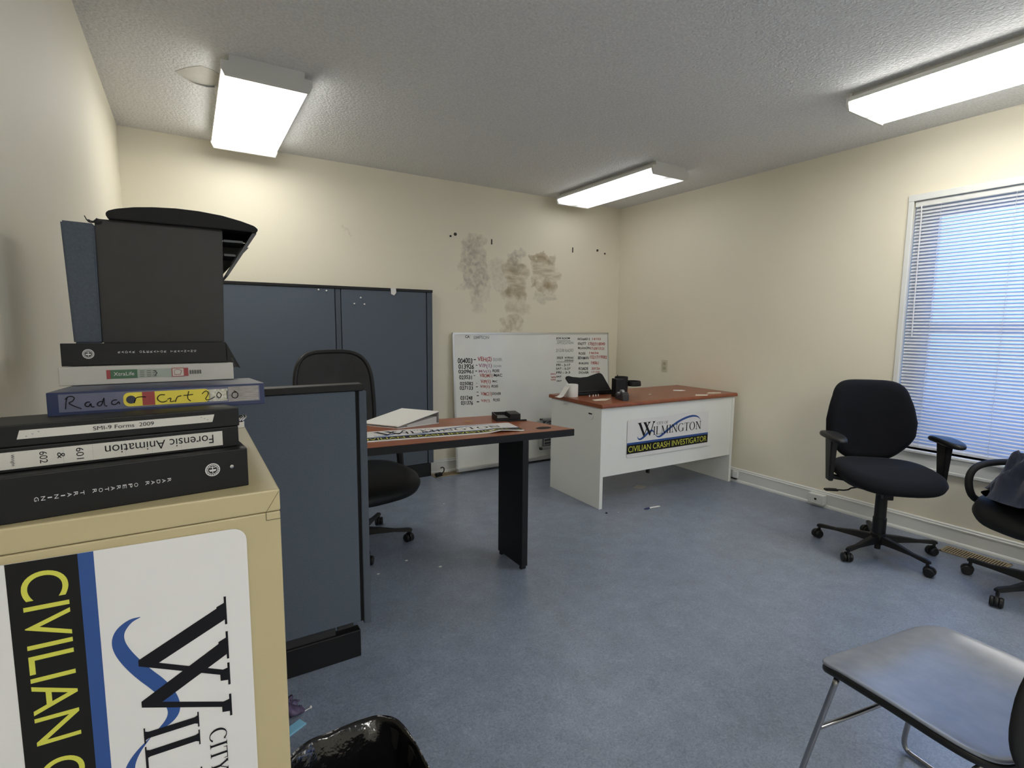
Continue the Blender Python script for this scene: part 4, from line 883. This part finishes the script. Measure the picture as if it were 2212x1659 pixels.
# white XtraLife binder
z1_ = 1.2022
b1 = binder((-.206, 1.245, z1_), R(.5), .284, .25, .0345, M_whitebind, 'white binder with green and red printed label, fifth from the bottom of the stack', taper=.0, tiltb=R(-3))
MB().prism([(.076, .010), (.118, .010), (.118, .027), (.076, .027)], -.0008, 0, 'y').build('green_label', M_green, spn(b1))
MB().prism([(.070, .010), (.0765, .010), (.0765, .027), (.070, .027)], -.0008, 0, 'y').build('red_label_edge', M_redp, spn(b1))
MB().prism([(.118, .010), (.174, .010), (.174, .027), (.118, .027)], -.0006, 0, 'y').build('grey_label', mat('grey_green_label', (.33, .37, .32), .45), spn(b1))
MB().prism([(.175, .010), (.196, .010), (.196, .027), (.175, .027)], -.0008, 0, 'y').build('pale_label', M_label, spn(b1))
q_ = MB()
for a in ((.174, .1755, .010, .027), (.1755, .195, .0262, .0275), (.1755, .195, .0098, .011), (.1945, .2025, .0105, .027)): q_.box(a[0], a[1], -.0012, 0, a[2], a[3])
q_.tube([(.179, -.0013, .014), (.179, -.0013, .023), (.184, -.0013, .025), (.191, -.0013, .022), (.189, -.0013, .014), (.179, -.0013, .014)], .0005, 4); q_.build('red_label_frame', M_redp, spn(b1))
rtext(b1, 'XtraLife', .081, .113, .0155, .0225, M_wink, 0, 'brand_lettering')
q_ = MB()
for i in range(4):
    for x0 in (.122, .133, .1425): q_.box(x0, x0+.007, -.0011, 0, .0125+i*.0035, .0132+i*.0035)
for i in range(14):
    x0 = .205+i*.0015; q_.box(x0, x0+(.0005 if i % 3 else .0011), -.0008, 0, .014, .022)
q_.tube([(.145, -.0012, .024), (.150, -.0012, .019), (.146, -.0012, .013)], .0005, 4); q_.build('small_print', M_ink, spn(b1))
# top training binder
b0 = binder((-.214, 1.330, 1.2329), R(.5), .285, .27, .0448, M_blk_vinyl, 'black training binder with white seal at the left, topmost of the binder stack', tiltb=R(-3))
seal(b0, .0425, .0235, .0095)
side_letters(b0, 'RADAR OPERATOR TRAINING', .092, .225, .0240, .0285, M_wink, 1)
m = MB(); m.hexa([(.283, .01, .042), (.287, .01, .042), (.287, .20, .038), (.283, .20, .038), (.300, -.0, -.012), (.304, .0, -.012), (.304, .18, -.016), (.300, .18, -.016)]); m.prism([(.286, .043), (.312, -.014), (.287, -.006)], .004, .008, 'y'); m.build('hanging_flap', M_blk_vinyl, b0)
# ================================================================== BLACK RISER on the stack
rs = thing('desk_riser', (0, 1.405, 1.2750), 0, 'black box-shaped desk riser with curved overhanging top, standing on the binder stack', 'desk riser')
m = MB(); m.hexa([(-.156, .004, 0), (.072, .004, 0), (.072, .19, 0), (-.156, .19, 0), (-.154, .004, .2595), (.080, .004, .2595), (.080, .19, .2595), (-.154, .19, .2595)], bev=.002); m.build('body', mat('black_board', (.020, .0195, .0185), .55, nscale=30, namt=.1), rs)
m = MB(); m.hexa([(-.203, .0, 0), (-.157, -.003, 0), (-.157, .19, 0), (-.203, .19, 0), (-.209, .0, .250), (-.1545, -.003, .248), (-.1545, .19, .248), (-.209, .19, .250)], bev=.003); m.build('end_panel', M_paneln, rs)
arc = [(-.130, .260), (-.134, .268), (-.130, .275), (-.115, .281), (-.083, .288), (-.05, .292), (-.008, .2945), (.035, .2935), (.080, .289), (.118, .281), (.146, .2725), (.154, .265), (.150, .258), (.098, .2595)]
m = MB(); m.prism(arc[::-1], -.012, .19, 'y', bev=.0015); m.build('curved_top', M_blackm, rs)
m = MB(); m.prism([(.081, .256), (.150, .256), (.081, .165)], .178, .184, 'y')
m.hexa([(.081, -.004, .155), (.087, -.004, .155), (.087, .18, .155), (.081, .18, .155), (.142, -.004, .257), (.151, -.004, .257), (.151, .18, .257), (.142, .18, .257)])
for yy in (.0, .09): m.prism([(.081, .235), (.142, .235), (.081, .165)], yy+.004, yy+.008, 'y') if yy else None
for z_ in (.20, .232): m.box(.081, .081+(z_-.155)*.52, .0, .18, z_, z_+.005)
m.build('side_bracket', mat('dark_grey_rib_plastic', (.06, .065, .07), .5), rs)
m = MB(); random.seed(2)
for i in range(9):
    a = random.uniform(0, 6.28); m.tube([(-.160, .002, .250), (-.160+.012*cos(a), .002, .254+.004*sin(a*2)), (-.156+.016*cos(a+.6), -.001, .256+.007*sin(a))], .0009, 4, smooth=1)
m.build('frayed_thread', M_dkdust, rs)
# ================================================================== BIN with black liner
bn = thing('waste_bin', (.265, 1.005, 0), 0, 'wastepaper bin lined with a shiny black bag, at the foot of the beige cabinet', 'bin')
def ringp(s, z, wob=0, seed=0, rx=.138, ry=.195, n=96):
    out = []
    for i, (a, b_) in enumerate(superell(0, 0, rx*s, ry*s, 4.2, n)):
        k = 1+wob*noise.noise(V((a*22+seed, b_*22, z*14))); out.append((a*k, b_*k, z+wob*.22*noise.noise(V((a*14, b_*14, seed+4)))))
    return out
def loft(rings, nm, m_, root, smooth='all'):
    g = MB(); bm = g.bm; Rr = [[bm.verts.new(p) for p in r_] for r_ in rings]
    for A, B in zip(Rr, Rr[1:]):
        n = len(A)
        for i in range(n): bm.faces.new((A[i], A[(i+1) % n], B[(i+1) % n], B[i]))
    return g, Rr
g, Rr = loft([ringp(.80, 0), ringp(.97, .33), ringp(.95, .33), ringp(.78, .006)], '', None, None); g.bm.faces.new(Rr[0][::-1]); g.bm.faces.new(Rr[-1]); g.build('bin_body', M_blackm, bn, smooth=40)
g, Rr = loft([ringp(1.01, .19, .05, 1), ringp(1.01, .28, .035, 1), ringp(1.02, .342, .022, 2), ringp(1.0, .352, .014, 2), ringp(.965, .342, .05, 2), ringp(.92, .32, .09, 3), ringp(.87, .28, .18, 3), ringp(.80, .22, .26, 4), ringp(.66, .14, .3, 5), ringp(.35, .10, .3, 6), ringp(.05, .10, .3, 6)], '', None, None); g.bm.faces.new(Rr[-1]); g.build('bin_liner', M_bag, bn, smooth='all')
# litter beside the panel
crumple('candy_wrapper', M_purple, (.215, 1.79, 0.001), R(20), .052, .035, .045, 'crumpled purple wrapper on the floor beside the beige cabinet', 'wrapper', seed=8, nx=14, ny=14)
m = MB(); m.box(-.05, .05, -.018, .018, .0, .006, bev=.002); o = m.build('snack_packet', M_skyb); o.location = (.215, 1.700, 0); o.rotation_euler = (0, 0, R(28)); tag(o, 'light blue packet on the floor beside the purple wrapper', 'packet')
m = MB(); m.tube([(0, 0, .004), (.03, .008, .006)], .0016, 6); m.lathe([(0, -.004), (.0035, -.002), (.0035, .004), (0, .006)], 10, Matrix.Translation((.032, .009, .006))); o = m.build('cotton_swab', M_paper, smooth=True); o.location = (.262, 1.765, 0); tag(o, 'white cotton swab on the floor poking out past the purple wrapper', 'swab')
# pen on floor
pn = thing('pen', (2.747, 2.604, .006), math.atan2(2.585-2.604, 2.895-2.747), 'white and navy ballpoint pen on the floor in front of the desk', 'pen')
MB().lathe([(0, 0), (.002, .0), (.0055, .018), (.0055, .05), (0, .05)], 12, Matrix.Rotation(pi/2, 4, 'Y')).build('grip', mat('navy_grip', (.02, .03, .12), .4), pn, smooth=30)
MB().lathe([(0, .05), (.0055, .05), (.0055, .135), (.003, .137), (.003, .147), (0, .147)], 12, Matrix.Rotation(pi/2, 4, 'Y')).build('barrel', M_paper, pn, smooth=30)
for (x, y, lab, mm, s_) in ((2.461, 2.686, 'small black cap on the floor at the desk corner', M_gapblk, .008), (.98, 2.695, 'white paper fleck on the floor, nearest the mesh chair caster', M_paper, .009), (1.113, 2.53, 'white paper fleck on the floor, nearest the slab leg', M_paper, .010), (.795, 2.619, 'faint white fleck on the floor beside the low blue panel', M_paper, .008), (2.55, 2.66, 'white fleck on the floor between the black cap and the pen', M_paper, .005), (1.55, 3.45, 'lone white fleck on the floor behind the cherry table', M_paper, .006)):
    m = MB(); m.prism([(s_, 0), (.3*s_, .8*s_), (-s_, .3*s_), (-.6*s_, -.7*s_), (.5*s_, -.8*s_)], 0, .0012 if mm is M_paper else .006, 'z'); o = m.build('floor_fleck' if mm is M_paper else 'bottle_cap', mm); o.location = (x, y, 0); tag(o, lab, 'litter' if mm is M_paper else 'cap')
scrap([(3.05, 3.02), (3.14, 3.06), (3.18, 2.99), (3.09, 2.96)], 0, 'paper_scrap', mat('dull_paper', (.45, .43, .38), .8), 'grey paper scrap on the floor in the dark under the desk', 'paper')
# ================================================================== WALL SERVICES
ot = thing('wall_outlet', (XR, 3.552, .94), 0, 'ivory outlet plate on the right wall above the desk', 'outlet')
MB().box(-.006, 0, -.035, .035, -.057, .057, bev=.002).build('plate', M_outlet, ot)
for zz in (-.022, .022):
    MB().pad(superell(0, 0, .016, .014, 3, 20), .003, .5, lambda u, v, w0, zz=zz: V((-.007+w0, u, zz+v))).build('socket', mat('dark_ivory', (.42, .39, .28), .5), ot, smooth='all')
jb = thing('floor_outlet_box', (XR-.012, 2.005, .022), 0, 'white surface outlet box on the right baseboard', 'outlet box')
MB().box(-.048, 0, -.056, .056, 0, .072, bev=.004).build('housing', M_trim, jb)
MB().box(-.0495, -.047, -.008, .008, .030, .044).build('jack_opening', M_gapblk, jb)
jb2 = thing('phone_jack', (XR-.012, 2.705, .024), 0, 'small white phone jack on the baseboard beside the desk', 'phone jack')
MB().box(-.02, 0, -.028, .02, .012, .07, bev=.003).build('housing', M_trim, jb2)
MB().box(-.022, -.004, -.02, .03, 0, .012, bev=.002).build('plug', M_gapblk, jb2)
def register(loc, rz, w_, d_, m_, label, n=18):
    t = thing('floor_register', loc, rz, label, 'vent')
    m = MB(); e = .012
    for a in ((0, w_, 0, e), (0, w_, d_-e, d_), (0, e, 0, d_), (w_-e, w_, 0, d_)): m.box(a[0], a[1], a[2], a[3], 0, .005, bev=.001)
    m.build('rim', m_, t); MB().box(e, w_-e, e, d_-e, 0, .0015).build('duct_opening', M_gapblk, t)
    m = MB()
    for i in range(n): x = e+(w_-2*e)*(i+.5)/n; m.box(x-.0035, x+.0035, e, d_-e, .0015, .0045)
    m.build('louvres', m_, t)
register((3.765, 1.20, 0), R(-90), .30, .125, M_vent, 'tan floor register at the right baseboard between the two chairs', 22)
register((1.76, 4.09, 0), 0, .25, .11, M_vent, 'tan floor register beside the tall blue panel and whiteboard', 14)
pl = thing('power_adapter', (1.80, 4.105, .006), R(15), 'small black power adapter on the floor by the tall blue panel', 'adapter')
MB().box(-.03, .03, -.015, .02, 0, .03, bev=.004).build('body', M_black, pl)
m = MB(); m.tube([(.03, 0, .02), (.055, .0, .03), (.06, .0, .06), (.04, .0, .075), (.02, .0, .07)], .005, 8, smooth=2); m.build('cord', M_black, pl)
